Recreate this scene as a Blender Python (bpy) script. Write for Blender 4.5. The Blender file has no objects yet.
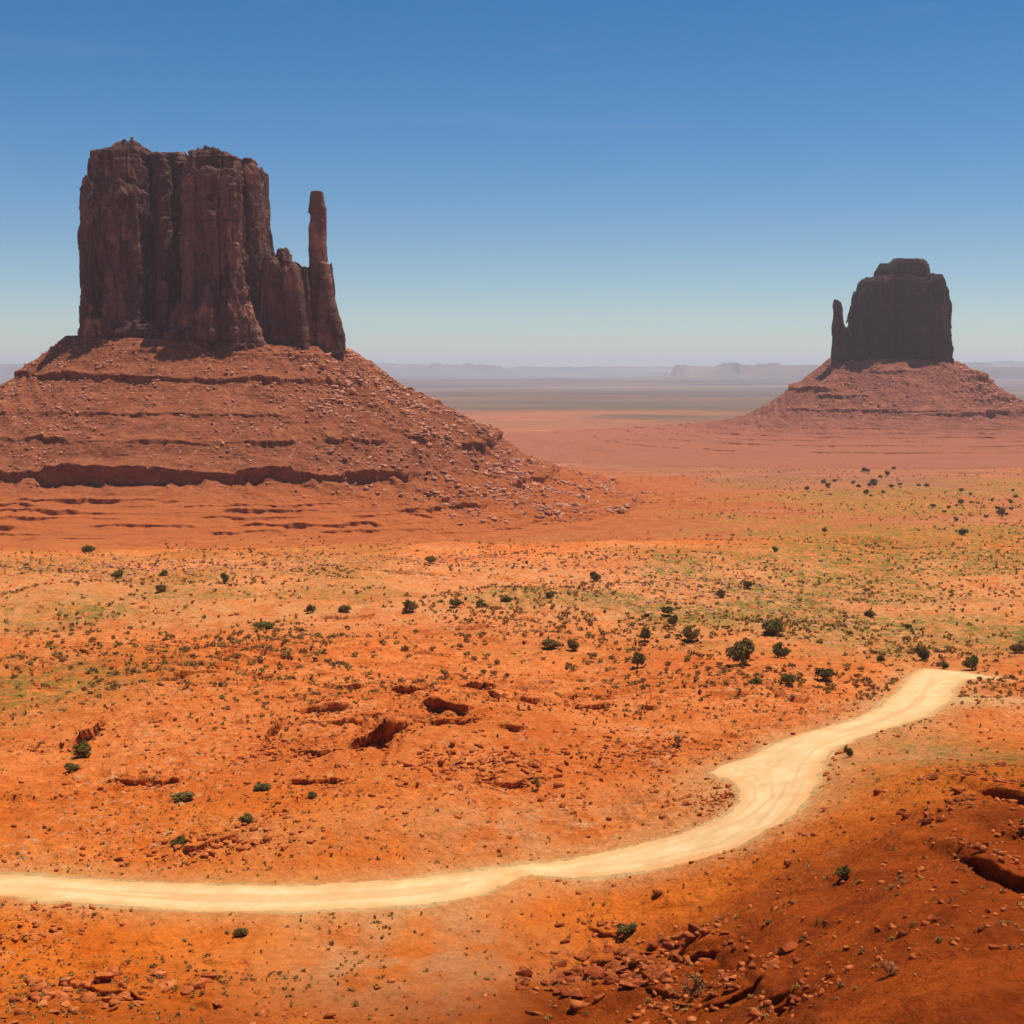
import bpy, bmesh, math, random
import numpy as np
from mathutils import Vector, Matrix

random.seed(7)
RNG = np.random.default_rng(7)
scene = bpy.context.scene
COL = scene.collection
R = math.radians

# ------------------------------------------------------------------ camera, sky, sun, exposure
F = 1407.0                       # focal length in pixels of the 1024 px frame
PITCH = R(5.77)
CP, SP = math.cos(PITCH), math.sin(PITCH)
cam_d = bpy.data.cameras.new('camera')
cam_d.sensor_width = 36.0
cam_d.lens = 36.0 * F / 1024.0
cam_d.clip_start = 0.5
cam_d.clip_end = 200000.0
cam = bpy.data.objects.new('camera', cam_d)
COL.objects.link(cam)
cam.location = (0, 0, 0)
cam.rotation_euler = (R(90) - PITCH, 0, 0)
scene.camera = cam

SUN_EL, SUN_AZ = 75.0, 64.0      # elevation; azimuth to the right of straight ahead
world = bpy.data.worlds.new('World')
scene.world = world
world.use_nodes = True
wn, wl = world.node_tree.nodes, world.node_tree.links
bg = wn['Background']
sky = wn.new('ShaderNodeTexSky')
sky.sky_type = 'NISHITA'
sky.sun_disc = False
sky.sun_elevation = R(SUN_EL)
sky.sun_rotation = R(SUN_AZ)
sky.altitude = 2600
sky.air_density = 1.15
sky.dust_density = 0.25
sky.ozone_density = 3.0
bg.inputs['Strength'].default_value = 0.070
gm = wn.new('ShaderNodeGamma'); gm.inputs['Gamma'].default_value = 1.0
hs_ = wn.new('ShaderNodeHueSaturation'); hs_.inputs['Saturation'].default_value = 1.42
wl.new(sky.outputs[0], hs_.inputs['Color']); wl.new(hs_.outputs[0], gm.inputs['Color'])
# a few thin wisps of cirrus, mapped onto the sky's own directions
wc = wn.new('ShaderNodeTexCoord'); wm = wn.new('ShaderNodeMapping'); wm.inputs['Scale'].default_value = (3.0, 3.0, 26.0)
wt = wn.new('ShaderNodeTexNoise'); wt.inputs['Scale'].default_value = 1.3; wt.inputs['Detail'].default_value = 7; wt.inputs['Roughness'].default_value = 0.62; wt.inputs['Distortion'].default_value = 0.6
wr_ = wn.new('ShaderNodeMapRange'); wr_.inputs[1].default_value = 0.60; wr_.inputs[2].default_value = 0.90; wr_.inputs[4].default_value = 0.12
wx_ = wn.new('ShaderNodeMix'); wx_.data_type = 'RGBA'; wx_.inputs[7].default_value = (6.5, 7.0, 7.6, 1)
wl.new(wc.outputs['Generated'], wm.inputs['Vector']); wl.new(wm.outputs[0], wt.inputs['Vector']); wl.new(wt.outputs['Fac'], wr_.inputs[0])
wl.new(wr_.outputs[0], wx_.inputs[0]); wl.new(gm.outputs[0], wx_.inputs[6]); wl.new(wx_.outputs[2], bg.inputs['Color'])

sun_d = bpy.data.lights.new('sun', 'SUN')
sun_d.energy = 4.7
sun_d.angle = R(0.53)
sun_d.color = (1.0, 0.90, 0.76)
sun = bpy.data.objects.new('sun', sun_d)
COL.objects.link(sun)
sdir = Vector((math.sin(R(SUN_AZ)) * math.cos(R(SUN_EL)), math.cos(R(SUN_AZ)) * math.cos(R(SUN_EL)), math.sin(R(SUN_EL))))
sun.rotation_euler = sdir.to_track_quat('Z', 'Y').to_euler()
sun.location = (0, 0, 600)

scene.view_settings.view_transform = 'Standard'
scene.view_settings.look = 'None'
scene.view_settings.exposure = 0.36
scene.view_settings.gamma = 1.0
scene.render.engine = 'CYCLES'
scene.cycles.max_bounces = 5
scene.cycles.diffuse_bounces = 3
scene.cycles.glossy_bounces = 1
scene.cycles.transmission_bounces = 1
scene.cycles.volume_bounces = 1
scene.cycles.transparent_max_bounces = 4
HAZE = 1.0 / 22000.0

# ------------------------------------------------------------------ noise
def _h(ix, iy, iz, s):
    h = (ix.astype(np.int64) * 374761393 + iy.astype(np.int64) * 668265263 + iz.astype(np.int64) * 2147483647 + s * 974711) & 0xFFFFFFFF
    h = ((h ^ (h >> 13)) * 1274126177) & 0xFFFFFFFF
    h = ((h ^ (h >> 16)) * 2246822519) & 0xFFFFFFFF
    return ((h ^ (h >> 15)) & 0xFFFFFF).astype(np.float32) / 16777216.0

def n2(x, y, s=0):
    """value noise in -1..1"""
    x0, y0 = np.floor(x), np.floor(y)
    fx, fy = (x - x0).astype(np.float32), (y - y0).astype(np.float32)
    fx = fx * fx * fx * (fx * (fx * 6 - 15) + 10); fy = fy * fy * fy * (fy * (fy * 6 - 15) + 10)
    z = np.zeros_like(x0)
    a = _h(x0, y0, z, s); b = _h(x0 + 1, y0, z, s); c = _h(x0, y0 + 1, z, s); d = _h(x0 + 1, y0 + 1, z, s)
    return (a + (b - a) * fx + (c - a) * fy + (a - b - c + d) * fx * fy) * 2 - 1

def fbm2(x, y, octs=4, s=0, gain=0.5):
    t, a, n = 0, 1.0, 0
    for k in range(octs):
        t = t + a * n2(x, y, s + k * 17); n += a; a *= gain
        x, y = (x * 1.6 - y * 1.2) + 13.7, (x * 1.2 + y * 1.6) - 5.1
    return t / n

def n3(x, y, z, s=0):
    x0, y0, z0 = np.floor(x), np.floor(y), np.floor(z)
    fx, fy, fz = [(a - b).astype(np.float32) for a, b in ((x, x0), (y, y0), (z, z0))]
    fx = fx * fx * (3 - 2 * fx); fy = fy * fy * (3 - 2 * fy); fz = fz * fz * (3 - 2 * fz)
    def lay(zz):
        a = _h(x0, y0, zz, s); b = _h(x0 + 1, y0, zz, s); c = _h(x0, y0 + 1, zz, s); d = _h(x0 + 1, y0 + 1, zz, s)
        return a + (b - a) * fx + (c - a) * fy + (a - b - c + d) * fx * fy
    l0 = lay(z0); l1 = lay(z0 + 1)
    return (l0 + (l1 - l0) * fz) * 2 - 1

def sstep(a, b, x):
    t = np.clip((x - a) / (b - a), 0, 1)
    return t * t * (3 - 2 * t)

# ------------------------------------------------------------------ photo geometry helpers
def tandep(py):
    dy = -(py - 512.0) / F
    return -(-SP + CP * dy) / (CP + SP * dy)
def zpix(py, Y): return -tandep(py) * Y
def xpix(px, Y, Z): return (px - 512.0) / F * (Y * CP - Z * SP)

# ------------------------------------------------------------------ ground profile
def make_table(rows, far):
    Y = [1.0, 4.0, 10.0, 30.0] + [r[1] for r in reversed(rows)] + [f[0] for f in far]
    y0 = rows[-1][1] if rows[-1][1] < rows[0][1] else rows[0][1]
    D = [2.0, 3.2, 6.5, 18.0] + [tandep(r[0]) * r[1] for r in reversed(rows)] + [f[1] for f in far]
    lg = np.linspace(0, math.log(60000), 1600)
    d = np.interp(lg, np.log(Y), D)
    k = np.hanning(19); k /= k.sum()
    dp = np.pad(d, 9, mode='edge')
    return np.convolve(dp, k, 'valid')
FAR = [(1000, 101), (1200, 104), (1750, 112), (2500, 116), (6000, 120), (12000, 119), (60000, 112)]
T_L = make_table([(549, 640), (562, 560), (600, 430), (650, 325), (700, 262), (760, 215), (830, 178), (890, 152), (950, 128), (1024, 105), (1150, 84)], [(768, 98)] + FAR)
T_C = make_table([(547, 650), (560, 580), (600, 440), (650, 330), (700, 262), (760, 212), (830, 174), (890, 150), (950, 130), (1024, 110), (1150, 86)], [(790, 98)] + FAR)
T_R = make_table([(460, 1750), (490, 1200), (520, 880), (560, 640), (600, 480), (650, 360), (670, 300), (700, 235), (740, 178), (800, 134), (900, 99), (1024, 75), (1150, 60)], FAR[3:])
LGMAX = math.log(60000)
def tab(T, lq): return np.interp(lq, np.linspace(0, LGMAX, 1600), T)

def base_z(x, y):
    r = np.hypot(x, y)
    th = np.arctan2(x, y)
    q = np.maximum(r * np.cos(np.clip(th, -R(26), R(26))), 1.0)
    lq = np.log(q)
    u = np.tan(np.clip(th, -R(26), R(26)))
    wl_ = 1 - sstep(-0.30, 0.0, u); wr = sstep(0.02, 0.36, u); wc = 1 - wl_ - wr
    return -(wl_ * tab(T_L, lq) + wc * tab(T_C, lq) + wr * tab(T_R, lq)), q, u

def base_pt(px, py):
    """where the sight line through a pixel meets the smooth ground"""
    lo, hi = 60.0, 60.0
    ys = np.exp(np.linspace(math.log(50), math.log(5000), 3000))
    t = zpix(py, ys)
    xs = xpix(px, ys, t)
    b = base_z(xs, ys)[0]
    i = int(np.argmax(b > t))
    return float(xs[i]), float(ys[i])

# ---- road outline (sight-line points on the smooth ground)
road_up = [(-140, 872), (-60, 872), (0, 875), (60, 878), (130, 882), (200, 885), (300, 886), (400, 880), (450, 875), (520, 866), (590, 856), (640, 845), (690, 831),
           (724, 818), (741, 804), (742, 792), (732, 780), (712, 773), (722, 766), (752, 757), (775, 744), (810, 732), (850, 721), (880, 708), (900, 690), (914, 674), (926, 669), (955, 671), (992, 677)]
road_dn = [(992, 679), (965, 679), (952, 688), (950, 700), (925, 716), (895, 726), (860, 737), (835, 748), (822, 762), (815, 785), (800, 808), (785, 822), (765, 830), (740, 846), (700, 859),
           (640, 872), (600, 877), (555, 876), (528, 874), (505, 884), (480, 894), (430, 904), (370, 908), (300, 911), (200, 911), (120, 906), (60, 901), (0, 896), (-60, 893), (-140, 893)]
ROADP = np.array([base_pt(*p) for p in road_up + road_dn])

def poly_sdf(x, y, P):
    d = np.full(x.shape, 1e18); s = np.ones(x.shape)
    n = len(P)
    for i in range(n):
        ax, ay = P[i]; bx, by = P[i - 1]
        ex, ey = bx - ax, by - ay
        wx, wy = x - ax, y - ay
        t = np.clip((wx * ex + wy * ey) / (ex * ex + ey * ey + 1e-9), 0, 1)
        d = np.minimum(d, (wx - ex * t) ** 2 + (wy - ey * t) ** 2)
        c1 = y >= ay; c2 = y < by; c3 = ex * wy > ey * wx
        s = np.where((c1 & c2 & c3) | (~c1 & ~c2 & ~c3), -s, s)
    return s * np.sqrt(d)

def road_sdf(x, y):
    out = np.full(x.shape, 99.0, np.float64)
    m = (y > 110) & (y < 340) & (x > -90) & (x < 150)
    if m.any():
        xs, ys = x[m], y[m]
        out[m] = poly_sdf(xs, ys, ROADP)
    return out

# ---- scarps: top-edge polyline in the photo, height (m), how far the hollow runs out (m)
SCARPS = [
    ([(348, 762), (365, 753), (390, 745), (412, 740)], 5.0, 15, 1.0),
    ([(418, 716), (440, 714), (474, 719)], 3.2, 12, 1.0),
    ([(388, 701), (405, 700), (436, 696)], 3.0, 16, 1.0),
    ([(328, 687), (350, 687), (372, 688)], 2.4, 12, 1.0),
    ([(450, 687), (470, 686), (490, 688), (500, 690)], 2.6, 14, 1.0),
    ([(480, 702), (510, 708), (550, 706)], 1.6, 12, 1.0),
    ([(565, 713), (590, 712), (615, 709)], 2.0, 12, 1.0),
    ([(495, 742), (515, 744), (532, 743)], 1.2, 9, 1.0),
    ([(78, 741), (95, 738), (112, 729)], 3.4, 10, 1.0),
    ([(18, 752), (45, 752), (75, 749)], 1.1, 9, 1.0),
    ([(215, 662), (240, 656), (255, 653)], 1.4, 12, 1.0),
    ([(150, 680), (190, 676), (232, 672)], 1.5, 12, 1.0),
    ([(70, 652), (100, 656), (115, 660)], 1.2, 12, 1.0),
    ([(30, 686), (50, 686), (62, 688)], 1.4, 12, 1.0),
    ([(0, 803), (40, 806), (88, 801)], 1.0, 9, 1.0),
    ([(178, 861), (198, 857), (215, 851), (245, 846)], 1.6, 8, 1.0),
    ([(190, 840), (205, 838), (222, 837)], 1.0, 6, 1.0),
    ([(262, 836), (285, 826), (310, 812)], 1.0, 7, 1.0),
    ([(264, 743), (275, 735), (286, 728)], 1.8, 9, 1.0),
    ([(500, 882), (520, 874), (545, 872), (556, 877)], 1.1, 6, 1.0),
    ([(818, 792), (822, 765), (838, 748)], 1.0, 6, 1.0),
    ([(590, 952), (615, 948), (632, 960), (650, 968)], 2.0, 6, 1.0),
    ([(585, 918), (610, 922), (625, 918)], 1.2, 5, 1.0),
    ([(975, 795), (1000, 800), (1030, 808), (1060, 812)], 3.2, 9, 1.0),
    ([(950, 854), (980, 862), (1010, 874), (1050, 884)], 2.4, 8, 1.0),
    ([(640, 975), (665, 985), (690, 990)], 1.4, 5, 1.0),
    ([(60, 985), (85, 975), (130, 985), (150, 996)], 1.3, 5, 1.0),
    ([(765, 1000), (785, 994), (800, 992)], 1.2, 5, 1.0),
    ([(560, 543), (600, 541), (655, 540)], 1.5, 18, 1.0),
    ([(830, 540), (870, 539), (900, 540)], 3.0, 40, 1.0),
]
SC = []
for pts, h, L, w in SCARPS:
    SC.append((np.array([base_pt(*p) for p in pts]), h, L))

rl = random.Random(11)
def more_ledges(n, px0, px1, py0, py1, h0, h1, slope):
    k = 0
    while k < n:
        px, py = rl.uniform(px0, px1), rl.uniform(py0, py1)
        cx, cy = base_pt(px, py)
        if abs(float(poly_sdf(np.array([cx]), np.array([cy]), ROADP)[0])) < 9 or poly_sdf(np.array([cx]), np.array([cy]), ROADP)[0] < 0: continue
        ln = rl.uniform(3, 13) * cy / 210; a = slope + rl.uniform(-.22, .22); h = h0 + (h1 - h0) * rl.random() ** 2
        P = [(cx + ln * (t - .5), cy + ln * (t - .5) * a + rl.uniform(-.5, .5) * ln * 0.12) for t in (0, .25, .5, .75, 1)]
        SC.append((np.array(P), h, 3 + 3 * h)); k += 1
more_ledges(80, -60, 660, 640, 800, 0.45, 1.5, 0.12)
more_ledges(8, -60, 640, 800, 850, 0.3, 0.7, 0.1)
more_ledges(20, 0, 640, 570, 650, 0.5, 1.6, 0.1)
more_ledges(26, 560, 1060, 740, 1015, 0.3, 1.2, -0.35)
more_ledges(16, 0, 230, 915, 1015, 0.3, 1.0, -0.2)
more_ledges(12, 560, 760, 930, 1015, 0.4, 1.2, -0.3)

def scarps(x, y):
    """height change and forward lean of the undercut ledges"""
    dz = np.zeros(x.shape); dy = np.zeros(x.shape)
    wx = n2(x / 3.6, y / 9.1, 5) * 1.5 + n2(x / 1.2, y / 3.1, 6) * 0.6
    for P, h, L in SC:
        x0, x1 = P[:, 0].min(), P[:, 0].max()
        y0, y1 = P[:, 1].min() - L * 2.6, P[:, 1].max() + 22
        m = (x > x0 - 3) & (x < x1 + 3) & (y > y0) & (y < y1)
        if not m.any(): continue
        xs, ys = x[m], y[m]
        yl = np.interp(xs, P[:, 0], P[:, 1]) if P[0, 0] < P[-1, 0] else np.interp(xs, P[::-1, 0], P[::-1, 1])
        s = yl - ys + wx[m] * min(1.0, h * 0.4)      # distance in front of the lip
        wdt = max(x1 - x0, 1)
        t = np.clip((xs - x0) / wdt, 0, 1)
        taper = sstep(0, 0.22, np.minimum(t, 1 - t)) ** 0.7
        ht = h * taper * (0.75 + 0.4 * n2(xs / 3.4, xs * 0 + h, 7) + 0.25 * n2(xs / 1.1, xs * 0 + h, 9))
        f = sstep(-0.1, 0.45, s) * (1 - sstep(0.3, L * 2.0, s)) * (0.8 + 0.3 * n2(xs / 2.2, ys / 2.2, 8))
        lip = sstep(-16, -0.5, s) * (1 - sstep(-0.1, 0.45, s))
        dz[m] += ht * (-0.55 * f + 0.45 * lip)
        if h > 1.1: dy[m] -= 0.95 * ht * sstep(-6.5, 0, s) * (1 - sstep(0.0, 0.45, s))
    return dz, dy

# ---- buttes
class Talus:
    def __init__(s, cx, cy, a, b, zl, zr, prof, ledges, smax, seed, rough, notch=0):
        s.cx, s.cy, s.a, s.b, s.zl, s.zr, s.prof, s.ledges, s.smax, s.seed, s.rough = cx, cy, a, b, zl, zr, prof, ledges, smax, seed, rough
    E = 0.72
    def unit(s, phi):
        c, n = np.cos(phi), np.sin(phi)
        return np.sign(c) * np.abs(c) ** s.E, np.sign(n) * np.abs(n) ** s.E
    def zs(s, S, phi):
        """height for distance S outside the footprint ellipse, azimuth phi"""
        cx = np.cos(phi); px, py = s.unit(phi); px = px * (s.a + S); py = py * (s.b + S)
        P = np.array(s.prof)
        lo = fbm2(px / 70 + 3, py / 70, 3, s.seed)
        md = fbm2(px / 22, py / 22, 3, s.seed + 3)
        Sw = S + lo * 10 * sstep(0, 60, S) + md * 4 * sstep(0, 30, S)
        side = sstep(0.15, 0.75, cx)                        # the bouldery flank
        Sw = Sw + side * md * 6
        z = np.interp(Sw, P[:, 0], P[:, 1])
        z0 = s.zl + (s.zr - s.zl) * (px / (2 * s.a) + 0.5).clip(-0.2, 1.2)
        z = z + (z0 - P[0, 1]) * np.exp(-np.maximum(S, 0) / 55)
        lean = np.zeros_like(z)
        for i, (sl, h, ramp, lo_c, hi_c) in enumerate(s.ledges):
            m = sstep(lo_c - 0.06, lo_c + 0.04, cx) * (1 - sstep(hi_c - 0.05, hi_c + 0.08, cx)) if hi_c < 1.5 else sstep(lo_c - 0.06, lo_c + 0.04, cx)
            front = (np.sin(phi) < 0.35)
            arc = phi * (s.a + sl)
            gap = (0.6 if h > 3.4 else 0.15) + (0.4 if h > 3.4 else 0.85) * sstep(-0.45, 0.05, n2(arc / 26, np.full_like(arc, i * 7.0), s.seed + 40 + i))
            hh = h * m * front * gap * (0.9 + 0.2 * n2(arc / 30, np.full_like(arc, i * 3.1), s.seed + 60 + i))
            cone = (0.25 + 0.75 * n2(arc / 10, np.full_like(arc, i * 4.1), s.seed + 65 + i) + 0.35 * n2(arc / 3.6, np.full_like(arc, i * 5.1), s.seed + 70 + i)).clip(0, 0.85)
            e = sl + n2(arc / 17, np.full_like(arc, 1.7 * i), s.seed + 80 + i) * 1.3 + n2(arc / 5, np.full_like(arc, 2.7 * i), s.seed + 90 + i) * 1.0 + n2(arc / 1.7, np.full_like(arc, 3.7 * i), s.seed + 95 + i) * 0.5
            t = Sw - e
            z = z + hh * np.clip((t + ramp) / ramp, 0, 1) * (1 - sstep(0, 0.9, t)) * (t > -ramp)
            lean = lean + 0.38 * hh * sstep(-4.5, 0, t) * (1 - sstep(0, 0.8, t))
            z = z + hh * (cone - 0.3) * sstep(0.2, 1.0, t) * (1 - sstep(2, 15, t))
        # gullies and rubble roughness
        gul = n2(phi * (s.a + S) / 19 * 0.7, S / 70, s.seed + 5)
        z = z - np.abs(gul) * 2.2 * s.rough * sstep(5, 60, S) * (1 - 0.6 * sstep(150, 260, S))
        r1 = fbm2(px / 7, py / 7, 3, s.seed + 9)
        z = z + s.rough * (r1 * (0.9 + 1.3 * side) ) * sstep(0, 12, S) * (1 - 0.75 * sstep(150, 230, S) * (1 - side))
        rr = 1 - np.abs(n2(px / 3.3, py / 3.3, s.seed + 12)) * 2
        z = z + s.rough * rr.clip(0, 1) * 0.55 * (0.5 + side) * sstep(2, 14, S) * (1 - 0.7 * sstep(150, 230, S) * (1 - side))
        s.lean = lean
        return z
    def S_of(s, x, y):
        dx, dy = x - s.cx, y - s.cy
        lo = np.full(x.shape, -min(s.a, s.b) + 1.0); hi = np.full(x.shape, 3000.0)
        for _ in range(28):
            mid = (lo + hi) / 2
            out = (np.abs(dx) / (s.a + mid)) ** (2 / s.E) + (np.abs(dy) / (s.b + mid)) ** (2 / s.E) > 1
            lo = np.where(out, mid, lo); hi = np.where(out, hi, mid)
        S = (lo + hi) / 2
        return S, np.arctan2(np.sign(dy) * (np.abs(dy) / (s.b + S)) ** (1 / s.E), np.sign(dx) * (np.abs(dx) / (s.a + S)) ** (1 / s.E))
    def z_xy(s, x, y):
        z = np.full(x.shape, -999.0)
        m = np.hypot(x - s.cx, y - s.cy) < s.smax + s.a
        if m.any():
            S, phi = s.S_of(x[m], y[m])
            z[m] = np.where(S < s.smax, s.zs(S, phi), -999)
        return z

YW, YE = 1150.0, 2120.0
WCX = xpix(211, YW, 0)
TW = Talus(WCX + 2, YW, 110, 96, zpix(327, 1055), zpix(341, 1080),
    [(-60, 26), (0, 21), (34, -8), (50, -17), (108, -48), (138, -70), (165, -83), (200, -91), (230, -100), (260, -106), (300, -112), (420, -116)],
    [(10, 1.6, 8, -0.2, 0.75), (34, 3.8, 14, -0.97, 0.85), (56, 1.6, 12, -0.9, -0.55), (76, 1.6, 12, -0.8, 0.3), (108, 3.0, 16, -2, 0.80), (120, 6.0, 20, 0.86, 2.0),
     (140, 9.5, 20, -2, 0.60), (160, 4.5, 14, 0.86, 2.0), (166, 2.6, 8, -2, 0.72), (176, 1.8, 7, -2, 0.7), (187, 2.6, 8, -2, 0.76), (198, 1.7, 7, -2, 0.7), (211, 2.3, 9, -2, 0.86), (220, 1.3, 6, -2, 0.9), (230, 2.0, 10, -2, 0.9)],
    400, 101, 1.0)
ECX = xpix(893, YE, 0)
TE = Talus(ECX, YE, 90, 90, zpix(355, 2030), zpix(359, 2030),
    [(-70, 12), (0, 9), (30, -14), (62, -36), (85, -52), (115, -68), (150, -79), (200, -86), (300, -94), (420, -103), (520, -111), (640, -121)],
    [(22, 2.5, 10, -0.5, 0.0), (32, 7, 16, 0.55, 0.97), (56, 7, 14, -0.99, -0.72), (68, 4, 12, -0.8, -0.35), (72, 3.5, 14, 0.2, 0.9), (96, 3.5, 14, -0.9, 0.1), (102, 7, 18, 0.0, 0.9), (150, 1.6, 16, -2, 0.9), (182, 1.4, 14, -2, 2), (215, 1.8, 14, -2, 2), (255, 1.3, 14, -2, 2), (300, 1.8, 14, -2, 2), (360, 1.5, 14, -2, 2)],
    640, 211, 1.2)

# ------------------------------------------------------------------ terrain height
def terrain_z(x, y, detail=True):
    z, q, u = base_z(x, y)
    rs = road_sdf(x, y)
    off = sstep(1.0, 14.0, rs)
    near = sstep(30, 110, q) * (1 - sstep(620, 900, q))
    z = z + off * near * 3.5 * fbm2(x / 62, y / 62, 3, 1) * sstep(90, 200, q + 30)
    z = z + off * near * 1.15 * fbm2(x / 17, y / 17, 3, 2)
    # natural steps facing the viewer, in patches
    ph = y / 15.0 + fbm2(x / 38, y / 38, 3, 21) * 2.6 + x / 90
    fr = ph - np.floor(ph)
    patch = sstep(0.05, 0.45, fbm2(x / 45 + 7, y / 45, 3, 22))
    zn = (1 - fr) * (1 - np.clip((0.04 - fr) / 0.04, 0, 1))
    z = z + off * near * patch * 1.1 * zn * sstep(140, 220, q) * (1 - sstep(480, 600, q))
    # dunes / knoll on the right
    sc, sy = scarps(x, y)
    sy = sy * sstep(0, 4, rs)
    z = z + sc * (0.25 + 0.75 * sstep(0, 4, rs))
    rub = np.zeros(x.shape)
    if detail:
        m = (q < 1600) & (q > 20)
        xs, ys = x[m], y[m]
        f = sstep(0.4, 5.0, rs[m])
        rug = sstep(0.0, 0.5, fbm2(xs / 26 + 9, ys / 26, 3, 31))
        zz = 0.20 * fbm2(xs / 4.3, ys / 4.3, 3, 32) * (1 + 1.8 * rug) + 0.12 * fbm2(xs / 1.3, ys / 1.3, 2, 36)
        rr = (1 - np.abs(n2(xs / 2.3, ys / 2.3, 33)) * 2.2).clip(0, 1)
        zz = zz + 0.42 * rug * rr
        z[m] += f * zz + (1 - f) * 0.05 * n2(xs / 3, ys / 9, 34)
    z = z + 4.2 * fbm2(x / 110 + 4, y / 70, 4, 39) * sstep(450, 580, q) * (1 - sstep(700, 900, q))
    vm = sstep(700, 1000, q)
    if (vm > 0).any():
        z = z + vm * (1 - sstep(5000, 9000, q)) * 1.6 * fbm2(x / 160, y / 160, 3, 41)
        # long low cuts across the valley floor
        ph = y / 95.0 + fbm2(x / 300, y / 200, 3, 42) * 1.5
        fr = ph - np.floor(ph)
        z = z + vm * (1 - sstep(1700, 2100, q)) * 2.0 * (1 - fr) * sstep(0, 0.03, fr) * sstep(0.0, 0.4, fbm2(x / 260, y / 160, 2, 43))
        # rolling country far out
        fm = sstep(4500, 9000, q)
        z = z + fm * 22 * fbm2(x / 2600, y / 1900, 4, 44).clip(-0.15, 1) * sstep(6000, 16000, q)
        # flat-topped mesas on the skyline
        def mesa(cx, cy, lx, ly, h, seed):
            e = np.hypot((x - cx) / lx, (y - cy) / ly) + 0.35 * fbm2(x / (lx * 0.35), y / (ly * 0.35), 4, seed)
            return h * (1 - sstep(0.86, 0.98, e)) * (1 + 0.16 * n2(x / 400, y / 900, seed + 5) + 0.12 * n2(x / 110, y / 900, seed + 6)) + 0.35 * h * (1 - sstep(0.9, 1.4, e))
        fh = np.zeros(x.shape); mm = q > 11000
        xa, ya = x[mm], y[mm]
        if mm.any():
            x_, y_ = x, y
            x, y = xa, ya
            t = mesa(3100, 17500, 1150, 700, 118, 51) + mesa(2650, 17300, 120, 300, 22, 52) + mesa(3150, 17300, 160, 300, 18, 60) + mesa(6400, 17500, 900, 700, 108, 61) + mesa(9300, 26000, 2000, 1500, 170, 53)
            t = np.maximum(t, mesa(-2300, 30000, 2100, 1200, 170, 54)); t = np.maximum(t, mesa(-10500, 27000, 3300, 1500, 150, 55))
            t = np.maximum(t, mesa(2500, 33000, 5000, 1200, 130, 56)); t = np.maximum(t, mesa(11500, 21000, 1200, 900, 140, 57))
            t = np.maximum(t, 100 * sstep(26000, 33000, y) * (0.75 + 0.25 * fbm2(x / 4000, y / 4000, 3, 58)))
            fh[mm] = t
            x, y = x_, y_
        z = z + fh
    return z, q, u, rs, sy

# ------------------------------------------------------------------ mesh helpers
def grid_mesh(name, X, Y, Z, attrs=None, mat=None, smooth=True, face_mask=None):
    ny, nx = X.shape
    idx = np.arange(ny * nx, dtype=np.int32).reshape(ny, nx)
    q = np.stack([idx[:-1, :-1], idx[:-1, 1:], idx[1:, 1:], idx[1:, :-1]], -1).reshape(-1, 4)
    if face_mask is not None: q = q[face_mask.reshape(-1)]
    used = np.unique(q)
    rem = np.full(ny * nx, -1, np.int32); rem[used] = np.arange(len(used), dtype=np.int32)
    q = rem[q]
    co = np.stack([X.ravel()[used], Y.ravel()[used], Z.ravel()[used]], -1).astype(np.float32)
    return raw_mesh(name, co, q, {k: v.ravel()[used] for k, v in (attrs or {}).items()}, mat, smooth)

def raw_mesh(name, co, faces, attrs=None, mat=None, smooth=True):
    me = bpy.data.meshes.new(name)
    faces = np.asarray(faces, np.int32); n = faces.shape[1]
    me.vertices.add(len(co)); me.vertices.foreach_set('co', np.asarray(co, np.float32).ravel())
    me.loops.add(faces.size); me.loops.foreach_set('vertex_index', faces.ravel())
    me.polygons.add(len(faces)); me.polygons.foreach_set('loop_start', np.arange(0, faces.size, n, dtype=np.int32))
    if smooth: me.polygons.foreach_set('use_smooth', np.ones(len(faces), bool))
    me.update(calc_edges=True)
    for k, v in (attrs or {}).items():
        a = me.attributes.new(k, 'FLOAT', 'POINT'); a.data.foreach_set('value', np.asarray(v, np.float32).ravel())
    if mat: me.materials.append(mat)
    return me

def link(name, data, parent=None, loc=None, label=None, cat=None, group=None, kind=None):
    o = bpy.data.objects.new(name, data); COL.objects.link(o)
    if parent: o.parent = parent
    if loc is not None: o.location = loc
    if label: o['label'] = label
    if cat: o['category'] = cat
    if group: o['group'] = group
    if kind: o['kind'] = kind
    return o

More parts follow.
